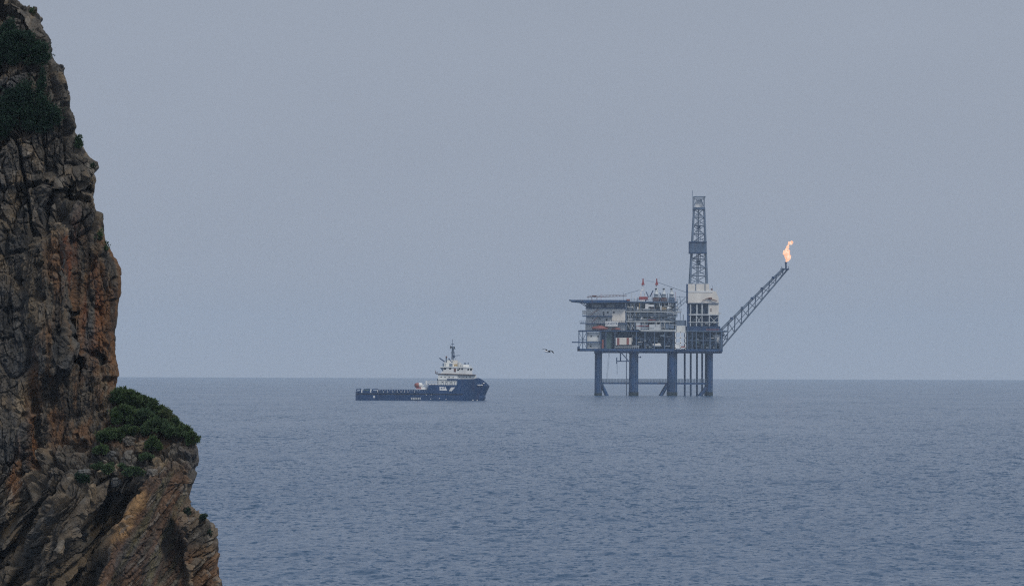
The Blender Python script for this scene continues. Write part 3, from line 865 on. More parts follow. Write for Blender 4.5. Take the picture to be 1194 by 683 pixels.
    part('safety_net', M['frame'], lambda mb: (bx(mb, 663.8, 665.2, 349.2, 350.0, -4.2, 36.2), bx(mb, 732.8, 734.2, 349.0, 350.8, -4.2, 36.2)), hd)
    part('edge_marking', M['orange'], lambda mb: bx(mb, 730.5, 733.9, 348.8, 350.6, -4.3, 5), hd)
    def brc(mb):
        for a, b in (((684.5, 358), (676, 352.6)), ((686, 358.5), (680, 353)), ((684, 353), (684, 359))): bar(mb, a, b, 1, 0.9)
    part('support_brace', M['leg'], brc, hd)
    # folded crane boom lying behind the helideck
    def boom(mb):
        bar(mb, (684.2, 346.4), (731, 344.8), 14, 0.6); bar(mb, (690, 344.4), (731, 343.0), 14, 0.4); bar(mb, (684.2, 346.4), (690, 344.4), 14, 0.6)
        for k in range(22): bar(mb, (688 + k * 1.95, 346.2 - k * 0.06 if k % 2 else 344.6), (690 + k * 1.95, 344.4 if k % 2 else 346.2 - k * 0.06), 14, 0.35)
        for x in (690.4, 696.4): bar(mb, (x, 346), (x, 349.6), 14, 0.7)
    part('resting_boom', M['brown'], boom)
    part('boom_tip', M['brown'], lambda mb: bx(mb, 690.5, 695.5, 343.9, 345.5, 13, 15))

    # process area ----------------------------------------------------------
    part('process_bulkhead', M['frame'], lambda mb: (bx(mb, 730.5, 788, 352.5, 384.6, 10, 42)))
    for a, b, y, h_, mt in ((730, 790, 351.2, 1.6, 'frame'), (730, 795, 362.7, 1.1, 'light'), (730, 786, 374.2, 1.2, 'light'), (738, 790, 368.4, 0.6, 'lattice')):
        part('deck_edge', M[mt], lambda mb: bx(mb, a, b, y, y + h_, 0.5, 42))
        def rail(mb):
            for x in np.arange(a, b + 0.1, 2.0): bx(mb, x - 0.12, x + 0.12, y - 2.4, y, 0.5, 0.6)
            bx(mb, a, b, y - 2.5, y - 2.2, 0.5, 0.6); bx(mb, a, b, y - 1.4, y - 1.2, 0.5, 0.6)
        part('railing', M['lattice'], rail)
    for x in (730.5, 735, 740, 747, 755, 763, 771, 779, 787.5):
        part('column', M['lattice'], lambda mb: bx(mb, x - 0.4, x + 0.4, 352, 384.6, 1, 1.9))
    for y0, y1 in ((352.6, 362.6), (363.8, 374), (375.4, 384.4)):
        part('cross_brace', M['light'], lambda mb: (bar(mb, (730.5, y0), (735, y1), 1.5, 0.6), bar(mb, (735, y0), (740, y1), 1.5, 0.6), bar(mb, (740, y0), (735, y1), 1.5, 0.5)))
    rr = random.Random(33)
    # stub masts, vents and lamp posts standing on the roofs
    for px, y0, y1, w_, mt in ((686, 349.6, 343.5, .3, 'lattice'), (701, 349.6, 341.5, .3, 'red'), (716, 349.6, 342, .3, 'light'), (727, 349.6, 340.5, .35, 'lattice'), (736.5, 351.2, 341, .5, 'light'), (740.5, 351.2, 345.5, .9, 'white'),
                           (744, 351.2, 347, 1.2, 'lattice'), (757, 349, 343.5, .7, 'light'), (760.5, 351, 341.5, .5, 'red'), (769.6, 351, 343, .5, 'light'), (778.6, 351, 341.8, .6, 'lattice'), (787.6, 351, 340, .5, 'red'), (790.6, 362.6, 348.5, .6, 'light'),
                           (793.5, 373.2, 362, .5, 'lattice'), (797, 373.2, 366.5, .8, 'light'), (831, 338.6, 333, .4, 'lattice'), (835.6, 341, 335.4, .4, 'light')):
        part('vent_post', M[mt], lambda mb: bar(mb, (px, y0 + 0.4), (px, y1), 4 + 3 * rr.random(), w_))
    for k in range(46):
        cx = rr.uniform(731, 788); y0 = rr.choice((352, 363.6, 375)); y1 = y0 + rr.uniform(3, 9.6)
        if rr.random() < 0.6: part('pipe', M[rr.choice(['light', 'white', 'wall', 'lattice', 'ochre'])], lambda mb: bar(mb, (cx, y0 + rr.uniform(0, 2)), (cx, y1), 0.2 + rr.random(), rr.uniform(0.35, 0.9)))
        else: part('pipe', M[rr.choice(['light', 'white', 'wall', 'lattice', 'red'])], lambda mb: bar(mb, (cx, y1), (min(789, cx + rr.uniform(3, 12)), y1), 0.2 + rr.random(), rr.uniform(0.35, 0.8)))
    rr = random.Random(9)
    for (xa, xb, ya, yb, nn) in ((731, 786, 353, 362, 40), (731, 786, 364, 374, 40), (731, 786, 376, 384, 36)):
        for k in range(nn):
            cx, cy = rr.uniform(xa, xb - 3), rr.uniform(ya, yb - 1); ww, hh = rr.uniform(1.0, 5.5), rr.uniform(1.0, 3.6)
            mt = rr.choice(['light', 'frame', 'lattice', 'light', 'frame', 'green', 'wall', 'lattice', 'white', 'brown', 'light'])
            part('process_unit', M[mt], lambda mb: bx(mb, cx, cx + ww, cy, min(cy + hh, yb + 0.6), 2.5 + 3 * rr.random(), 10))
        for k in range(16):
            cx, cy = rr.uniform(xa, xb - 9), rr.uniform(ya, yb); hor = rr.random() < 0.6; ln = rr.uniform(3, 9)
            part('pipe', M[rr.choice(['light', 'wall', 'lattice', 'white'])], lambda mb: bar(mb, (cx, cy if hor else ya), (cx + (ln if hor else 0), cy if hor else yb + 0.4), rr.uniform(1.6, 2.4), rr.uniform(0.4, 1.0)))
    for x0, x1, y0, y1, mt in ((752.3, 756, 354.2, 361.6, 'white'), (756, 762.5, 355.2, 357.4, 'white'), (769.6, 771.4, 356.6, 361.8, 'white'), (771.6, 777, 357.6, 361.2, 'ochre'), (777.6, 780.2, 357.4, 361.8, 'white'),
                              (742.6, 744.6, 357.8, 361.8, 'white'), (747.6, 749, 368.8, 371.6, 'white'), (788.8, 791, 357.6, 362, 'white'), (742, 746.6, 376, 384, 'light'), (757, 770, 378, 384.2, 'light'), (748, 754, 377.6, 384.2, 'lattice'),
                              (777.5, 789.5, 364, 366.5, 'light'), (778.5, 788, 368.5, 370.5, 'light'), (776, 786, 377.5, 383, 'lattice')):
        part('vessel', M[mt], lambda mb: bx(mb, x0, x1, y0, y1, 0.9, 4))
    # stair tower zigzag
    def zig(mb):
        for k, (a, b) in enumerate((((777, 364), (790, 367.4)), ((790, 367.4), (778, 371)), ((778, 371), (788, 375)), ((784.5, 361), (799.5, 346.5)), ((787.5, 362.5), (801, 350)))): bar(mb, a, b, 0.2, 0.8)
        for k in range(7): bar(mb, (784.5 + 2.1 * k, 361 - 2.0 * k), (787.5 + 1.95 * k, 362.5 - 1.8 * k), 0.2, 0.35)
        bar(mb, (792.5, 345), (794, 356), 0.2, 0.8); bar(mb, (789, 346), (801, 346), 0.2, 0.4); bar(mb, (789.4, 363), (789.4, 345), 0.2, 0.35)
    part('stair', M['lattice'], zig)
    # cranes
    def crane(px, base, body, mast):
        c = part('crane', M[body], lambda mb: bx(mb, px - 4.4, px + 6.0, base - 3.6, base, 6, 12), label='pedestal crane with ' + body + ' housing')
        part('pedestal', M['frame'], lambda mb: mb.tube(V3(px + 1, base + 14, 9), V3(px + 1, base, 9), 1.6, n=12), c)
        part('cab', M['white'], lambda mb: bx(mb, px - 3, px + 2.5, base, base + 2.0, 5.5, 8), c)
        def fr(mb):
            bar(mb, (px - 2.2, base - 3.4), (px - 0.2, 332), 8, 0.8); bar(mb, (px + 2.6, base - 3.4), (px + 0.4, 332), 8, 0.8); bar(mb, (px - 1.6, 338), (px + 1.8, 338), 8, 1.2)
            bar(mb, (px - 2.6, base - 10), (px - 2.2, base - 3.4), 8, 0.7)
        part('a_frame', M['white'], fr, c)
        part('mast_head', M[mast], lambda mb: mb.prism([(X(px - 1.8), Z(332, px)), (X(px + 2.2), Z(332, px)), (X(px + 1.0), Z(328, px)), (X(px + 0.9), Z(324.6, px)), (X(px - 0.4), Z(324.6, px)), (X(px - 0.5), Z(328, px))], 7.2, 8.6), c)
        part('strut', M['frame'], lambda mb: (bar(mb, (px + 4, base - 9.5), (px + 7.0, base - 3), 7, 1.2)), c)
        return c
    c1 = crane(749.6, 349.4, 'red', 'red')
    c2 = crane(765.6, 350.4, 'frame', 'red')
    part('strut', M['steel'], lambda mb: bar(mb, (761.8, 338.4), (758, 346), 7, 1.3), c2)
    part('hoist_cable', M['lattice'], lambda mb: (bar(mb, (766, 328.5), (800.5, 340.6), 8, 0.55), bar(mb, (753, 326.5), (764, 329), 8, 0.35)), c2)
    part('hoist_cable', M['lattice'], lambda mb: bar(mb, (746, 338), (729, 342.6), 8, 0.5), c1)
    # exhaust stacks
    for k, px in enumerate((765.0, 774.0, 783.0)):
        def st(mb):
            mb.lathe((X(px), 3, Z(351.2, px)), [(3.1*K, 0), (3.1*K, 3.5*K), (2.6*K, 4.2*K), (2.6*K, 9*K), (1.7*K, 10.4*K), (1.25*K, 12*K), (1.15*K, 13.6*K)], 14)
        s = part('exhaust_stack', M['light'], st)
        part('cap', M['black'], lambda mb: mb.tube(V3(px, 337.7, 3), V3(px, 336.0, 3), 1.3 * K, n=12), s)
        part('base_housing', M['brown'] if k < 2 else M['frame'], lambda mb: bx(mb, px - 3.6, px + 3.6, 347.2, 351.4, 1, 6), s)
        part('gallery', M['frame'], lambda mb: (bx(mb, px - 3.2, px + 3.2, 346.2, 346.6, 1, 5), bx(mb, px - 2.7, px + 2.7, 343.0, 343.4, 1, 5)), s)
    # block and open frame tower beside the derrick
    part('utility_room', M['lattice'], lambda mb: bx(mb, 788.4, 800.4, 373.2, 379.6, 3, 14))
    part('utility_room', M['wall'], lambda mb: bx(mb, 789, 799.6, 379.6, 387.4, 2.5, 13))
    def tower(mb):
        for x in (787.6, 793.4, 799.4): bx(mb, x - 0.55, x + 0.55, 386, 407, -0.8, 0.2)
        for y in (387.4, 393.6, 399.8, 405.6): bx(mb, 787, 800, y - 0.5, y + 0.5, -0.8, 0.2)
        for y in (387.6, 393.8, 399.9): bar(mb, (793.6, y + 6), (799.2, y), -0.3, 0.7)
        bx(mb, 788, 793, 401, 405.6, -0.5, 0.4)
    tw = part('stair_tower', M['white'], tower)
    part('crate_floor', M['orange'], lambda mb: bx(mb, 794, 799, 403.4, 405.4, -0.6, 2), tw)
    # derrick house -----------------------------------------------------------
    dh = part('derrick_house', M['cream'], lambda mb: (
        mb.prism([(X(802), Z(331, 802)), (X(826.6), Z(331, 826)), (X(827), Z(338, 827)), (X(834.6), Z(339.8, 834)), (X(837.6), Z(346.5, 838)), (X(838), Z(353.4, 838)), (X(802), Z(353.4, 802))], 1, 26),
        bx(mb, 826.6, 838, 353.6, 366, 1.2, 26)))
    part('trim_band', M['white'], lambda mb: bx(mb, 802.2, 831, 338.8, 340.8, 0.8, 1.0), dh)
    part('corner_column', M['steel'], lambda mb: (bx(mb, 800.0, 801.9, 331, 353.4, 0.6, 3), bx(mb, 801, 804.0, 353.4, 387, 1.2, 4)), dh)
    def seams(mb):
        for x in (811.2, 822): bx(mb, x - 0.35, x + 0.35, 331, 339, 0.7, 1)
        bx(mb, 803, 838, 353.1, 353.9, 0.5, 1)
    part('seam', M['frame'], seams, dh)
    part('hatch', M['brown'], lambda mb: (bx(mb, 828.4, 829.6, 359.6, 361, 1.0, 1.3), bx(mb, 828.4, 829.6, 361.8, 363, 1.0, 1.3)), dh)
    part('flood_light', M['brown'], lambda mb: bx(mb, 828.6, 830.8, 336.4, 338.3, 1, 2), dh)
    part('jib', M['brown'], lambda mb: (bar(mb, (818.5, 350.6), (824.5, 348.0), 0.2, 0.8), bar(mb, (824, 347.6), (836, 350.6), 0.2, 1.1), bx(mb, 826, 830, 346.8, 348.6, 0, 1)), dh)
    part('winch', M['light'], lambda mb: (bx(mb, 837.8, 840.4, 364.2, 366.2, 1, 3),), dh)
    part('inner_wall', M['steel'], lambda mb: (bx(mb, 804, 826.4, 353.8, 366, 5, 25), bx(mb, 803.5, 838, 366.8, 385.4, 6, 25)), dh)
    def dfr(mb):
        for x in (805.2, 812.6, 818.6, 826.4): bx(mb, x - 0.7, x + 0.7, 354, 366, 1, 2)
        for x in (805.0, 812.0, 818.6, 827, 838): bx(mb, x - 0.5, x + 0.5, 366.8, 380, 1.2, 2)
        bx(mb, 803, 838.5, 366.0, 367.4, 0.9, 26)
        bx(mb, 803, 838.5, 375.2, 376.0, 0.9, 2)
        for a, b in ((812, 818), (827, 838)): bar(mb, (a, 379), (b, 368), 1.6, 0.6); bar(mb, (a, 368), (b, 379), 1.6, 0.6)
    part('frame', M['light'], dfr, dh)
    rr = random.Random(21)
    for k in range(34):
        cx, cy = rr.uniform(804, 835), rr.choice((rr.uniform(354.5, 364), rr.uniform(368, 383))); ww, hh = rr.uniform(1.2, 4), rr.uniform(1, 3.2)
        if cx + ww > 826 and cy < 366: cx = rr.uniform(804, 821)
        part('drill_unit', M[rr.choice(['frame', 'lattice', 'leg', 'lattice', 'light', 'green'])], lambda mb: bx(mb, cx, cx + ww, cy, cy + hh, 3 + 2 * rr.random(), 6.2), dh)
    part('deck_edge', M['steel'], lambda mb: bx(mb, 800.5, 840, 380.2, 385.2, 2, 44))
    part('railing', M['orange'], lambda mb: (bx(mb, 823, 838.6, 383.6, 384.2, 0.2, 0.4), bx(mb, 823, 838.6, 385.0, 385.8, 0.2, 0.4), [bx(mb, x, x + 0.3, 383.6, 386, 0.2, 0.4) for x in np.arange(823, 839, 2.2)]))
    # derrick --------------------------------------------------------------------
    dk = empty('derrick', (0, 0, 0)); dk.parent = root
    def lerp2(a, b, t): return a + (b - a) * t
    yb, yt = 331.0, 243.0
    def cor(t, i):   # four corners at height t
        xl, xr = lerp2(804.8, 809.4, t), lerp2(824.6, 821.4, t)
        d = lerp2(9.0, 4.6, t); c = 13.0
        return [Vector((X(xl), c - d/1, Z(lerp2(yb, yt, t), 815))), Vector((X(xr), c - d/1, Z(lerp2(yb, yt, t), 815))), Vector((X(xr), c + d, Z(lerp2(yb, yt, t), 815))), Vector((X(xl), c + d, Z(lerp2(yb, yt, t), 815)))][i]
    for i in range(4):
        part('leg', M['lattice'], lambda mb: mb.tube(cor(0, i), cor(1, i), 0.62, 0.5, 6), dk)
    NL = 9
    def dl(mb):
        for k in range(NL + 1):
            t = k / NL
            for i in range(4): mb.tube(cor(t, i), cor(t, (i + 1) % 4), 0.24, n=5)
        for k in range(NL):
            t0, t1 = k / NL, (k + 1) / NL
            for i in range(4):
                a, b = (i, (i + 1) % 4) if k % 2 == 0 or i % 2 else ((i + 1) % 4, i)
                mb.tube(cor(t0, a), cor(t1, b), 0.24, n=5)
                if i == 0: mb.tube(cor(t0, b), cor((t0 + t1) / 2, a), 0.2, n=5)
    part('bracing', M['lattice'], dl, dk)
    part('drill_string', M['frame'], lambda mb: (bar(mb, (814.6, 331), (815, 243), 13, 1.4), bar(mb, (812.6, 331), (813.4, 250), 12, 0.6), bar(mb, (817.4, 318), (816.8, 243), 13, 0.6), bx(mb, 812.6, 817.2, 303, 309, 11.5, 14), bx(mb, 813.4, 817, 262, 266, 11.5, 14)), dk)
    part('monkey_board', M['frame'], lambda mb: bx(mb, 804.2, 823.4, 282.2, 294.6, 3.4, 22), dk)
    part('monkey_board_rim', M['steel'], lambda mb: (bx(mb, 803.6, 824.0, 281.4, 282.6, 3, 22.4), bx(mb, 803.6, 824.0, 294.2, 295.2, 3, 22.4), bx(mb, 803.7, 804.6, 282, 295, 2.8, 22)), dk)
    part('crown_platform', M['frame'], lambda mb: (bx(mb, 808.6, 822.2, 241.4, 244.0, 7, 19),), dk)
    def crown(mb):
        for x in (809.2, 821.2): bx(mb, x - 0.45, x + 0.45, 229, 242, 9, 10); bx(mb, x - 0.45, x + 0.45, 229, 242, 16, 17)
        bx(mb, 808.6, 822.6, 228.4, 229.8, 9, 17); bx(mb, 808.8, 821.6, 231.2, 232, 9, 17)
        bar(mb, (809.2, 241), (813, 232), 9.5, 0.6); bar(mb, (821.2, 241), (818.4, 232), 9.5, 0.6)
    part('crown_frame', M['lattice'], crown, dk)
    part('crown_block', M['white'], lambda mb: mb.prism([(X(811.2), Z(241.2, 815)), (X(819.6), Z(241.2, 815)), (X(820), Z(236, 815)), (X(817.6), Z(232.4, 815)), (X(813), Z(232.8, 815)), (X(810.8), Z(237, 815))], 11, 15), dk)
    part('antenna', M['lattice'], lambda mb: bar(mb, (808.3, 250), (807.8, 221.4), 9, 0.55), dk)
    # flare boom -------------------------------------------------------------------
    fb = empty('flare_boom', (0, 0, 0)); fb.parent = root
    A0, A1 = (842, 383.0), (914.5, 312.0)     # top chords
    B0, B1 = (842.5, 405.5), (920.5, 313.2)   # bottom chord
    yl_, yr_, ym = 20.0, 30.0, 25.0
    def ch(mb):
        bar(mb, A0, A1, yl_, 1.6); bar(mb, (A0[0] + 1.6, A0[1] + 1.4), (A1[0] + 1.4, A1[1] + 1.2), yr_, 1.4); bar(mb, B0, B1, ym, 2.0)
    part('chord', M['lattice'], ch, fb)
    def web(mb):
        n_ = 9
        for k in range(n_ + 1):
            t = k / n_
            a = (lerp2(A0[0], A1[0], t), lerp2(A0[1], A1[1], t)); a2 = (a[0] + 1.5, a[1] + 1.3)
            tb = min(1, t + 0.005); b = (lerp2(B0[0], B1[0], tb), lerp2(B0[1], B1[1], tb))
            # vertical in the picture: find the bottom chord under a
            tv = (a[0] - B0[0]) / (B1[0] - B0[0]); bv = (a[0], lerp2(B0[1], B1[1], tv))
            if 0 <= tv: bar(mb, a, bv, yl_, 1.0, ym); bar(mb, a2, bv, yr_, 0.6, ym)
            bar(mb, a, a2, yl_, 0.6, yr_)
            if k < n_:
                t2 = (k + 1) / n_; nx = lerp2(A0[0], A1[0], t2); tn = (nx - B0[0]) / (B1[0] - B0[0])
                a3 = (lerp2(A0[0], A1[0], t), lerp2(A0[1], A1[1], t)); bar(mb, a3, (nx, lerp2(B0[1], B1[1], tn)), yl_, 0.95, ym)
    part('web', M['lattice'], web, fb)
    def plat(mb):
        for t in (0.17, 0.34, 0.5, 0.66, 0.84):
            x, y = lerp2(A0[0], A1[0], t), lerp2(A0[1], A1[1], t)
            bx(mb, x - 1.1, x + 1.3, y - 1.6, y + 0.9, 19, 31)
    part('service_step', M['steel'], plat, fb)
    part('flare_pipe', M['frame'], lambda mb: bar(mb, (845, 394), (917, 313), 25, 0.8), fb)
    def tip(mb):
        bar(mb, (918.6, 314), (918.4, 306), 25, 2.0); bar(mb, (918.4, 306.4), (918.4, 304.6), 25, 2.9)
        bx(mb, 912, 921.6, 312.4, 313.8, 21, 29); bar(mb, (921.4, 313), (921.4, 309.6), 25, 0.5); bar(mb, (913.2, 313), (913.2, 310), 25, 0.5)
    part('flare_tip', M['steel'], tip, fb)
    def root_fr(mb):
        bar(mb, (836, 390), (850, 396.4), 20, 0.9); bar(mb, (841, 405), (850, 388), 20, 0.9); bx(mb, 839, 843, 383, 410, 3, 46); bx(mb, 841, 848, 385.2, 386.6, 2, 30)
    part('mounting_frame', M['frame'], root_fr, fb)
    # flame
    m, n, b = new_mat('flame')
    n.nodes.remove(b)
    em = n.nodes.new('ShaderNodeEmission'); tr = n.nodes.new('ShaderNodeBsdfTransparent'); ms = n.nodes.new('ShaderNodeMixShader')
    t = n.nodes.new('ShaderNodeTexCoord'); no = n.nodes.new('ShaderNodeTexNoise'); no.inputs['Scale'].default_value = 0.9; no.inputs['Detail'].default_value = 3
    r = n.nodes.new('ShaderNodeValToRGB'); r.color_ramp.elements[0].position = 0.35; r.color_ramp.elements[1].position = 0.65
    r.color_ramp.elements[0].color = (1.0, 0.40, 0.21, 1); r.color_ramp.elements[1].color = (1.0, 0.75, 0.56, 1)
    lw = n.nodes.new('ShaderNodeLayerWeight'); lw.inputs[0].default_value = 0.35
    r2 = n.nodes.new('ShaderNodeValToRGB'); r2.color_ramp.elements[0].position = 0.6; r2.color_ramp.elements[1].position = 1.0
    n.links.new(t.outputs['Object'], no.inputs[0]); n.links.new(no.outputs[0], r.inputs[0]); n.links.new(r.outputs[0], em.inputs[0]); em.inputs[1].default_value = 1.25
    n.links.new(lw.outputs['Facing'], r2.inputs[0]); n.links.new(r2.outputs[0], ms.inputs[0]); n.links.new(em.outputs[0], ms.inputs[1]); n.links.new(tr.outputs[0], ms.inputs[2])
    n.links.new(ms.outputs[0], n.nodes['Material Output'].inputs[0])
    import bmesh
    Vs = []; Fs = []
    path = [(919.0, 303.4, 0.9), (920.2, 301.4, 1.9), (921.6, 299.2, 2.6), (919.2, 297.8, 3.0), (917.6, 295.4, 2.6), (920.8, 295.4, 2.9), (917.2, 292.6, 2.2), (920.4, 292.4, 2.5), (919.8, 290.0, 1.8), (920.3, 288.0, 1.5), (920.8, 286.2, 1.3), (921.4, 284.6, 1.5), (922.6, 283.0, 1.8), (924.2, 282.2, 1.7), (925.6, 281.4, 1.1), (922.4, 281.2, 1.1)]
    for k, (px, py, rad) in enumerate(path):
        bm = bmesh.new(); bmesh.ops.create_icosphere(bm, subdivisions=3, radius=1.0)
        v = np.array([q_.co for q_ in bm.verts]); f = np.array([[q_.index for q_ in g.verts] for g in bm.faces]); bm.free()
        c = np.array(V3(px, py, 25.0))
        p = v * rad * K * 0.88 * np.array([1, 1, 1.15]) + c
        d_ = 0.95 * fbm((p[:, 0] / 1.0, p[:, 1] / 1.0, p[:, 2] / 1.6), 4, 91, 0.65)
        p += v * d_[:, None]
        Fs.append(f + sum(len(q_) for q_ in Vs)); Vs.append(p)
    o = raw_mesh('flame', np.concatenate(Vs), np.concatenate(Fs), m, smooth=True); o.parent = fb
    return root, V3, bx, K
plat_root, PV3, pbx, PK = oil_platform()

# things standing on the platform
def freight():
    base = plat_root.location
    def put(name, px, py, d, fn, label, cat, group=None):
        r = empty(name, base + Vector(PV3(px, py, d))); tag(r, label, cat, group); fn(r); return r
    k = PK
    def container(L_, Hh, mat, stripe):
        def fn(r):
            b = MB().box(-L_/2, L_/2, 0, 2.5, 0, Hh)
            for i in range(int(L_ / 0.5)): b.box(-L_/2 + 0.15 + i * 0.5, -L_/2 + 0.4 + i * 0.5, -0.04, 0, 0.15, Hh - 0.15)
            b.build('body', mat, r)
            MB().box(-L_/2 - 0.05, -L_/2 + 0.15, -0.08, 2.55, 0, Hh + 0.05).build('corner_post', mat, r)
            MB().box(L_/2 - 0.15, L_/2 + 0.05, -0.08, 2.55, 0, Hh + 0.05).build('corner_post', mat, r)
            if stripe is not None: MB().box(stripe - 0.7, stripe + 0.7, -0.1, -0.045, 0.1, Hh - 0.1).build('stripe', M['orange'], r)
        return fn
    put('container', 729.0, 401.8, -0.5, container(14.4 * k, 8.2 * k, M['cream'], 3.0 * k), 'large cream freight container on the cellar deck under the living quarters', 'container')
    put('container', 719.6, 402.2, -0.5, container(3.2 * k, 8.4 * k, M['wall'], 1.2 * k), 'narrow pale cabinet beside the cream freight container', 'container')
    def boat(r):
        MB().lathe((0, 0, 0.0), [(0.15, -5.0), (0.8, -4.2), (1.15, -2.2), (1.2, 0), (1.15, 2.2), (0.8, 4.2), (0.15, 5.0)], 14, 'X').build('hull', M['orange'], r, True)
        MB().box(-1.5, 1.2, -0.8, 0.8, 0.85, 1.55).build('cabin', M['orange'], r)
    rb = put('lifeboat', 700.0, 382.4, 0.4, boat, 'orange red enclosed lifeboat slung under the living quarters balcony', 'lifeboat')
    put('lifeboat', 718.0, 383.4, 1.0, boat, 'second orange lifeboat, under the white name board', 'lifeboat').scale = (0.55, 0.55, 0.5)
freight()

# ------------------------------------------------------------------ supply ship
def supply_ship():
    AX, AY = 490.0, 466.6
    Ys = sea_distance(AX, AY)
    K = Ys / FPX
    root = empty('supply_ship', at(AX, AY, Ys))
    tag(root, 'navy blue offshore supply ship with white wheelhouse forward and long low stern deck', 'ship')
    ua, va = unroll(AX, AY)
    def X(px, py=450): return (px + ROLL * (py - CY) - ua) * K
    def Z(py, px=490): return (va - (py - ROLL * (px - CX))) * K
    def V3(px, py, y): return (X(px, py), y, Z(py, px))
    HB = 6.5
    def part(name, mat, fn, parent=root):
        mb = MB(); fn(mb); return mb.build(name, mat, parent)
    def bx(mb, x0, x1, y0, y1, d0, d1):
        xm = (x0 + x1) / 2
        return mb.box(X(x0), X(x1), d0, d1, Z(y1, xm), Z(y0, xm))
    def bar(mb, a, b, y, w_, y2=None): mb.tube(V3(a[0], a[1], y), V3(b[0], b[1], y if y2 is None else y2), w_ * K / 2, n=6)
    # hull
    def top(px): return np.interp(px, [415, 416, 440, 499.4, 500.0, 533.0, 533.4, 552, 555.5, 558, 562.5, 567, 571], [456.5, 455.2, 455.2, 455.6, 448.4, 448.7, 441.6, 441.6, 440.6, 440.4, 442.4, 446.0, 450.0])
    def stem(py): return np.interp(py, [440, 450.2, 455, 461, 463, 468.5, 475], [571, 571, 568.6, 566.0, 566.6, 564.2, 562.5])
    us = np.concatenate([np.linspace(0, 0.56, 16), [(499.4 - 415) / 156.0], [(500.0 - 415) / 156.0], np.linspace(0.57, 0.75, 8), [(533.0 - 415) / 156.0, (533.4 - 415) / 156.0], np.linspace(0.77, 1.0, 26)])
    us.sort()
    vs_ = np.linspace(0, 1, 14)
    G = []
    for u_ in us:
        row = []
        for v_ in vs_:
            t_ = top(415 + 156 * u_)
            py = 475 + (t_ - 475) * v_
            # where the bow rakes, stations follow the stem
            px = 415 + (stem(py) - 415) * u_
            hw = min(1.0, max(0.0, (v_ * (475 - t_) - 6.5) / 26.0))
            be = 548 - 12 * (1 - hw); 
            f = np.clip((stem(py) - px) / max(1.0, stem(py) - be), 0, 1)
            wd = HB * (1 - (1 - f) ** 2.1) ** (0.62) if px > be else HB
            if u_ < 0.01: wd *= 0.95
            row.append((X(px), wd, Z(py, px)))
        G.append(row)
    G = np.array(G)
    nu, nv = G.shape[:2]
    near = G.copy(); near[..., 1] *= -1
    Vv = np.concatenate([near.reshape(-1, 3), G.reshape(-1, 3)])
    F1 = grid_faces(nu, nv); F2 = F1[:, ::-1] + nu * nv
    i0 = np.arange(nu) * nv + nv - 1
    deck = np.stack([i0[:-1], i0[1:], i0[1:] + nu * nv, i0[:-1] + nu * nv], -1)
    j0 = np.arange(nv)
    stern = np.stack([j0[:-1], j0[1:], j0[1:] + nu * nv, j0[:-1] + nu * nv], -1)
    mb = MB(); mb.v = [tuple(p) for p in Vv]; mb.f = [tuple(f) for f in np.concatenate([F1, F2, deck, stern])]
    hull = mb.build('hull', M['hull'], root)
    part('rubbing_strake', M['black'], lambda mb: (bx(mb, 415.4, 500, 458.4, 459.1, -HB - 0.25, -HB), bx(mb, 501, 540, 459.0, 459.6, -HB - 0.2, -HB)), hull)
    part('fender_patch', M['light'], lambda mb: [bx(mb, x, x + 1.3, 463.2, 465.6, -HB - 0.2, -HB) for x in np.arange(479.5, 491, 2.0)], hull)
    part('draught_mark', M['white'], lambda mb: (bx(mb, 551.0, 552.2, 465.6, 466.8, -HB - 0.05, -HB + 3), bx(mb, 556.0, 557.0, 465.8, 466.9, -HB + 0.6, -HB + 3.5), bx(mb, 435.6, 437.4, 461, 463.6, -HB - 0.05, -HB)), hull)
    def bowname(mb):
        for k in range(6): 
            x = 557.0 + k * 1.05
            wd = HB * (1 - (1 - np.clip((571 - x) / 23.0, 0, 1)) ** 2.1) ** 0.62
            bx(mb, x, x + (0.8 if k != 2 else 0.55), 448.2 if k % 2 else 448.0, 449.3, -wd - 0.35, -wd + 1.0)
    part('bow_name', M['white'], bowname, hull)
    part('anchor_pocket', M['white'], lambda mb: bx(mb, 563.2, 565, 446.0, 447.0, -5.2, -3.0), hull)
    # side marking: boxed letters and a slash
    part('side_marking', M['white'], lambda mb: (
        mb.prism([(X(512.6), Z(450.6, 515)), (X(519.6), Z(450.8, 515)), (X(521.6), Z(455.0, 515)), (X(512.8), Z(454.9, 515))], -HB - 0.06, -HB),
        mb.prism([(X(526.0), Z(451.4, 528)), (X(530.8), Z(451.2, 528)), (X(526.8), Z(455.8, 528)), (X(523.6), Z(455.6, 528))], -HB - 0.06, -HB)), hull)
    part('side_marking', M['hull'], lambda mb: (bx(mb, 514.2, 515.4, 451.6, 453.0, -HB - 0.09, -HB), bx(mb, 516.4, 517.2, 451.4, 453.4, -HB - 0.09, -HB), bx(mb, 518.2, 518.9, 451.0, 453.0, -HB - 0.09, -HB), bx(mb, 514.2, 515.2, 453.6, 454.2, -HB - 0.09, -HB)), hull)
    # bulwark and cargo rail of the low deck
    def rail(mb):
        bx(mb, 441, 499, 453.9, 454.5, -HB, -HB + 0.5); bx(mb, 441, 499, 453.9, 454.5, HB - 0.5, HB)
        for x in np.arange(441, 499, 2.9): bx(mb, x, x + 1.1, 454.4, 455.6, -HB, -HB + 0.5); bx(mb, x, x + 1.1, 454.4, 455.6, HB - 0.5, HB)
    part('cargo_rail', M['hull'], rail)
    for a, b in ((415.6, 421.2), (424.0, 431.2), (434.0, 440.6)):
        def fr(mb):
            for y in (-HB + 0.1, HB - 0.1):
                bar(mb, (a + 0.4, 456), (a + 0.4, 453.6), y, 0.9); bar(mb, (b - 0.4, 456), (b - 0.4, 453.6), y, 0.9); bar(mb, (a + 0.4, 453.6), (b - 0.4, 453.2), y, 0.9)
        part('stern_frame', M['hull'], fr)
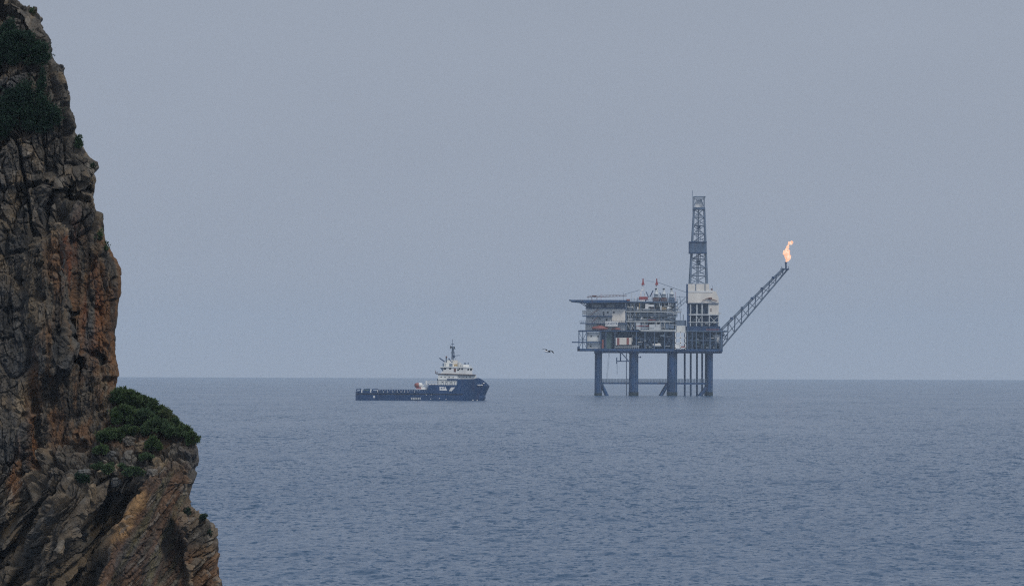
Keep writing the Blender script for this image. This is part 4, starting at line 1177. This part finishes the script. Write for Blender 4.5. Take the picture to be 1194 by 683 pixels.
    part('deck_winch', M['white'], lambda mb: (bx(mb, 421.6, 422.8, 454.2, 457.6, -HB - 0.05, -HB + 1), bx(mb, 432, 433.2, 453.8, 457.4, -HB - 0.05, -HB + 1), bx(mb, 440.4, 441.2, 454, 457, -HB - 0.05, -HB + 1)))
    part('bollard', M['white'], lambda mb: [bx(mb, x, x + 0.8, 455.9, 457.0, -HB - 0.08, -HB) for x in (447, 452, 458, 463, 467.5, 471.5, 475.6, 483)])
    part('fairlead', M['white'], lambda mb: [bx(mb, x, x + 0.9, y, y + 0.9, -HB - 0.08, -HB) for x, y in ((495.5, 459), (497, 459.6), (502.6, 459.5), (502, 464.4), (512, 463.8), (519.8, 464.6))], hull)
    part('cargo_reel', M['green'], lambda mb: bx(mb, 425, 430, 453.8, 456, -3, 3))
    # deckhouse
    dh = part('deckhouse', M['wall'], lambda mb: (bx(mb, 510.8, 533.6, 436.6, 448.6, -HB + 0.4, HB - 0.4), bx(mb, 533, 555.5, 437, 441.8, -HB + 1.0, HB - 1.0)))
    part('deck_step', M['hull'], lambda mb: bx(mb, 521.4, 534, 441.4, 443.0, -HB - 0.02, HB), dh)
    part('deck_step', M['light'], lambda mb: bx(mb, 511.2, 521.4, 441.8, 442.6, -HB + 0.1, HB - 0.1), dh)
    part('bulkhead_rib', M['light'], lambda mb: [bx(mb, x, x + 0.5, 443, 448.4, -HB + 0.1, -HB + 0.4) for x in np.arange(512, 533, 2.6)], dh)
    part('porthole', M['glass'], lambda mb: [bx(mb, x, x + 1.0, y, y + 1.2, -HB + 0.3, -HB + 0.6) for x, y in ((514, 438.6), (518.6, 438.8), (523.4, 438.8), (528, 439), (515.4, 444.6), (520, 444.8), (525.6, 445), (530, 445))], dh)
    part('porthole', M['glass'], lambda mb: [bx(mb, x, x + 1.0, 438.8, 440.0, -HB + 0.9, -HB + 1.2) for x in (535.6, 539.6, 543.6, 547.6)], dh)
    part('door', M['frame'], lambda mb: bx(mb, 509.6, 511.6, 441.4, 446.8, -4, -2), dh)
    part('aft_rail', M['white'], lambda mb: ([bx(mb, x, x + 0.5, 443.6, 448.4, -HB + 0.2, -HB + 0.6) for x in (499.6, 503.4, 507, 510.4)], bx(mb, 499.6, 511, 447.0, 448.4, -HB + 0.2, HB - 0.2), bx(mb, 499.6, 511, 443.6, 444.0, -HB + 0.2, -HB + 0.5), bx(mb, 499.6, 511, 445.4, 445.8, -HB + 0.2, -HB + 0.5)))
    part('bridge_deck', M['deck'], lambda mb: mb.prism([(X(507.6), Z(434.6, 508)), (X(512), Z(435.2, 512)), (X(554.6), Z(436.4, 554)), (X(554.6), Z(437.5, 554)), (X(512), Z(436.3, 512)), (X(508.2), Z(435.8, 508))], -HB, HB), dh)
    part('railing', M['brown'], lambda mb: (bx(mb, 507.4, 508.0, 431.6, 435.2, -HB, -HB + 0.3), bx(mb, 507.4, 511, 433.2, 433.6, -HB, -HB + 0.3), bx(mb, 509.6, 510.0, 433.2, 435.4, -HB, -HB + 0.3)), dh)
    wh = part('wheelhouse', M['white'], lambda mb: mb.prism([(X(513.0), Z(428.2, 513)), (X(552.0), Z(429.2, 552)), (X(550.4), Z(433.2, 551)), (X(551), Z(436.4, 551)), (X(513.8), Z(435.2, 514)), (X(516), Z(432.6, 515))], -HB + 0.6, HB - 0.6))
    for a, b, y0, y1 in ((517.2, 520.4, 428.6, 430.6), (523.8, 526.2, 428.4, 430.4), (533.2, 535.4, 430.2, 431.8), (535.0, 536.8, 428.8, 430.6), (538.0, 540.0, 428.9, 430.8), (545.2, 546.8, 429.2, 431.6), (548.2, 550.2, 429.2, 431.8)):
        part('window', M['glass'], lambda mb: bx(mb, a, b, y0, y1, -HB + 0.5, -HB + 0.8), wh)
    part('aft_glazing', M['frame'], lambda mb: mb.prism([(X(513.2), Z(428.5, 513)), (X(516.6), Z(428.6, 516)), (X(517), Z(432.4, 516)), (X(516.2), Z(432.4, 515))], -HB + 0.5, -HB + 0.7), wh)
    part('door', M['brown'], lambda mb: bx(mb, 529.4, 531.6, 429.4, 433.4, -HB + 0.45, -HB + 0.7), wh)
    part('roof', M['wall'], lambda mb: mb.prism([(X(513), Z(426.9, 513)), (X(549), Z(427.6, 549)), (X(551.6), Z(429.0, 551)), (X(513), Z(428.1, 513))], -HB + 0.3, HB - 0.3), wh)
    part('monkey_island', M['cream'], lambda mb: bx(mb, 528.2, 533.6, 419.8, 427.2, -3.0, 3.0), wh)
    part('locker', M['ochre'], lambda mb: bx(mb, 529.4, 533.2, 424.4, 426.6, -3.1, -2.8), wh)
    part('locker', M['white'], lambda mb: (bx(mb, 533.6, 537.0, 422.6, 427.3, -2.4, 2.4), bx(mb, 540, 547, 425.0, 427.6, -3, 3), bx(mb, 537.2, 539.4, 424.6, 427.4, -2, 2)), wh)
    part('casing_house', M['wall'], lambda mb: (bx(mb, 517.4, 528, 422.6, 427.2, -3.2, 3.0), bx(mb, 521, 527.8, 419.6, 422.6, -2.2, 2.0)), wh)
    part('vent', M['light'], lambda mb: [bx(mb, x, x + 1.2, y, 427, -3.6, -2.6) for x, y in ((518, 421.4), (534.6, 420.8), (538, 423.6), (548.4, 425.6))], wh)
    part('search_light', M['frame'], lambda mb: (bx(mb, 540.8, 543.6, 423.0, 424.4, -2, -1), bar(mb, (542.2, 424), (542.2, 427), -1.5, 0.5), bx(mb, 545.2, 546.4, 422.4, 424.6, -2, -1), bar(mb, (545.8, 424), (545.8, 427.4), -1.5, 0.5)), wh)
    part('engine_casing', M['lattice'], lambda mb: (bx(mb, 516.0, 519.6, 423.8, 427.2, -3.4, 3.4), bx(mb, 524.0, 527.6, 423.8, 427.2, -3.4, 3.4)))
    for a, b in (((512.4, 417.2), (518.6, 421.4)), ((523.2, 417.6), (526.6, 422.0))):
        part('fire_monitor', M['steel'], lambda mb: (bar(mb, a, b, -2.0, 1.5), bar(mb, b, (b[0], 427), -2.0, 1.3)))
    part('exhaust_pipe', M['lattice'], lambda mb: (bar(mb, (520.4, 427), (520.4, 416.6), 0, 1.6), bar(mb, (518.4, 427), (518.0, 421), 1.5, 1.2), bar(mb, (522.4, 427), (522.2, 419), 1.0, 1.2)))
    part('exhaust_cap', M['brown'], lambda mb: bx(mb, 519.5, 521.4, 415.0, 417.0, -0.8, 0.8))
    # mast
    ms = empty('mast', (0, 0, 0)); ms.parent = root
    def mast(mb):
        bar(mb, (528.6, 427), (527.6, 404), 0, 1.8); bar(mb, (526.4, 421), (527.2, 404), 0.6, 0.7); bar(mb, (531.0, 421), (528.4, 404), -0.6, 0.7)
        for k in range(6): bar(mb, (526.6, 418 - 2.6 * k), (530.0 - 0.25 * k, 416.4 - 2.6 * k), 0, 0.45)
    part('tower', M['lattice'], mast, ms)
    part('whip_antenna', M['lattice'], lambda mb: (bar(mb, (527.5, 405), (527.4, 395.6), 0, 0.6), bar(mb, (525, 408), (524.8, 400.5), 0, 0.35)), ms)
    for a, b, y, w_ in ((525.6, 530.4, 410.8, 0.9), (524.8, 530.0, 404.8, 1.4), (526.0, 529.6, 401.0, 0.8), (527.4, 531.6, 407.0, 0.5)):
        part('crosstree', M['frame'], lambda mb: bar(mb, (a, y), (b, y), 0, w_), ms)
    part('radar_scanner', M['steel'], lambda mb: (bx(mb, 527.6, 530.6, 414.6, 416.8, -0.6, 0.6), bar(mb, (529.5, 414.6), (536.6, 414.2), 0, 0.7)), ms)
    part('signal_lamp', M['black'], lambda mb: (bx(mb, 525.0, 526.2, 403.2, 406.0, -0.5, 0.5), bx(mb, 529, 530.2, 404, 406.4, -0.5, 0.5)), ms)
    # fore deck fittings
    part('bow_rail', M['lattice'], lambda mb: (bar(mb, (546.6, 441.6), (546.6, 439.4), -4, 0.7), bar(mb, (537, 441.6), (537, 438.6), -4, 0.4)))
    part('davit', M['white'], lambda mb: (bx(mb, 496.4, 498.4, 443.8, 455.6, -4.6, -3.4), bar(mb, (498, 446), (489, 452.6), -4.0, 0.9), bx(mb, 484.6, 497, 453.4, 454.2, -5.2, -1.5), bx(mb, 491, 499.4, 451, 455.2, -4.4, 4)))
    # rescue boat in its cradle, standing on the ship's deck
    rb = empty('rescue_boat', root.location + Vector(V3(488.4, 453.2, -3.6)))
    tag(rb, 'small red and white rescue boat in its cradle on the ship stern deck', 'rescue boat')
    k = K
    MB().lathe((-0.6 * k, 0, 4.2 * k), [(0.6 * k, -4.6 * k), (2.1 * k, -4.0 * k), (2.9 * k, -2.0 * k), (3.0 * k, -1.0 * k), (2.9 * k, 0.6 * k)], 14, 'X').build('hull', M['orange'], rb, True)
    MB().lathe((-0.6 * k, 0, 4.35 * k), [(2.92 * k, 0.6 * k), (3.0 * k, 2.0 * k), (2.6 * k, 4.2 * k), (1.2 * k, 5.0 * k)], 14, 'X').build('canopy', M['white'], rb, True)
    MB().box(-3 * k, 2.5 * k, -1.2, 1.2, 0.05, 1.1 * k).build('cradle', M['red'], rb)
    MB().box(-4.6 * k, -3.6 * k, -0.5, 0.5, 4.8 * k, 6.2 * k).build('window', M['glass'], rb)
supply_ship()

# ------------------------------------------------------------------ seagull
def gull():
    Yg = 600.0; k = Yg / FPX
    c = at(638.6, 409.6, Yg)
    dark = paint('wing_black', (0.012, 0.013, 0.016), 0.8, 0.2, 3.0); white = paint('plumage_white', (0.75, 0.77, 0.80), 0.8, 0.1, 3.0); grey = paint('wing_grey', (0.16, 0.18, 0.20), 0.8, 0.2, 3.0)
    mb = MB(); mats = []
    def p(px, py, d): return Vector(((px - 638.6) * k, d, (409.6 - py) * k))
    # body: tapered, head to the left and a little towards the viewer
    rings = [(-4.6, 0.1, 0.10), (-3.8, 0.15, 0.7), (-2.8, 0.15, 0.95), (-1.6, -0.1, 1.05), (0.0, -0.35, 1.35), (1.4, -0.45, 1.0), (2.6, -0.5, 0.4), (3.6, -0.5, 0.15)]
    n = 10; vs = []
    for x, z, r in rings:
        for q in range(n):
            t = 2 * math.pi * q / n
            vs.append((x * k, r * k * math.cos(t), (z + r * math.sin(t)) * k))
    fs = []
    for j in range(len(rings) - 1):
        for q in range(n): fs.append((j*n+q, j*n+(q+1)%n, (j+1)*n+(q+1)%n, (j+1)*n+q)); mats.append(1 if j < 5 else 0)
    fs += [tuple(range(n)), tuple(range((len(rings)-1)*n, len(rings)*n))]; mats += [2, 0]
    mb.add(vs, fs)
    # wings: thin tapered sections, inner and outer joint
    def wing(secs, ms):
        base = len(mb.v)
        for (x, z, d, chd, th) in secs:
            mb.v += [((x - chd/2) * k, d * k, z * k), (x * k, d * k, (z + th) * k), ((x + chd/2) * k, d * k, (z - 0.15) * k), (x * k, d * k, (z - th * 0.5) * k)]
        for j in range(len(secs) - 1):
            for q in range(4):
                mb.f.append((base + j*4 + q, base + j*4 + (q+1)%4, base + (j+1)*4 + (q+1)%4, base + (j+1)*4 + q)); mats.append(ms[j])
        mb.f.append((base+3, base+2, base+1, base)); mats.append(0); e = base + 4 * (len(secs) - 1); mb.f.append((e, e+1, e+2, e+3)); mats.append(0)
    wing([(0.2, -0.1, -0.5, 3.4, 0.5), (3.2, 1.2, -3.0, 2.4, 0.5), (5.2, 0.2, -5.0, 2.0, 0.7), (6.8, -1.8, -6.6, 1.3, 0.7)], [0, 2, 0])
    wing([(-0.6, 0.2, 0.5, 3.0, 0.35), (-1.8, 2.4, 3.0, 2.0, 0.35), (-4.2, 2.8, 6.0, 1.5, 0.35), (-6.8, 2.4, 8.5, 0.7, 0.2)], [0, 2, 2])
    o = mb.build('seagull', [dark, white, grey])
    for i, q in enumerate(o.data.polygons): q.material_index = mats[i]
    o.location = c
    tag(o, 'dark winged gull in flight low over the sea, left of the gas platform', 'bird')
gull()
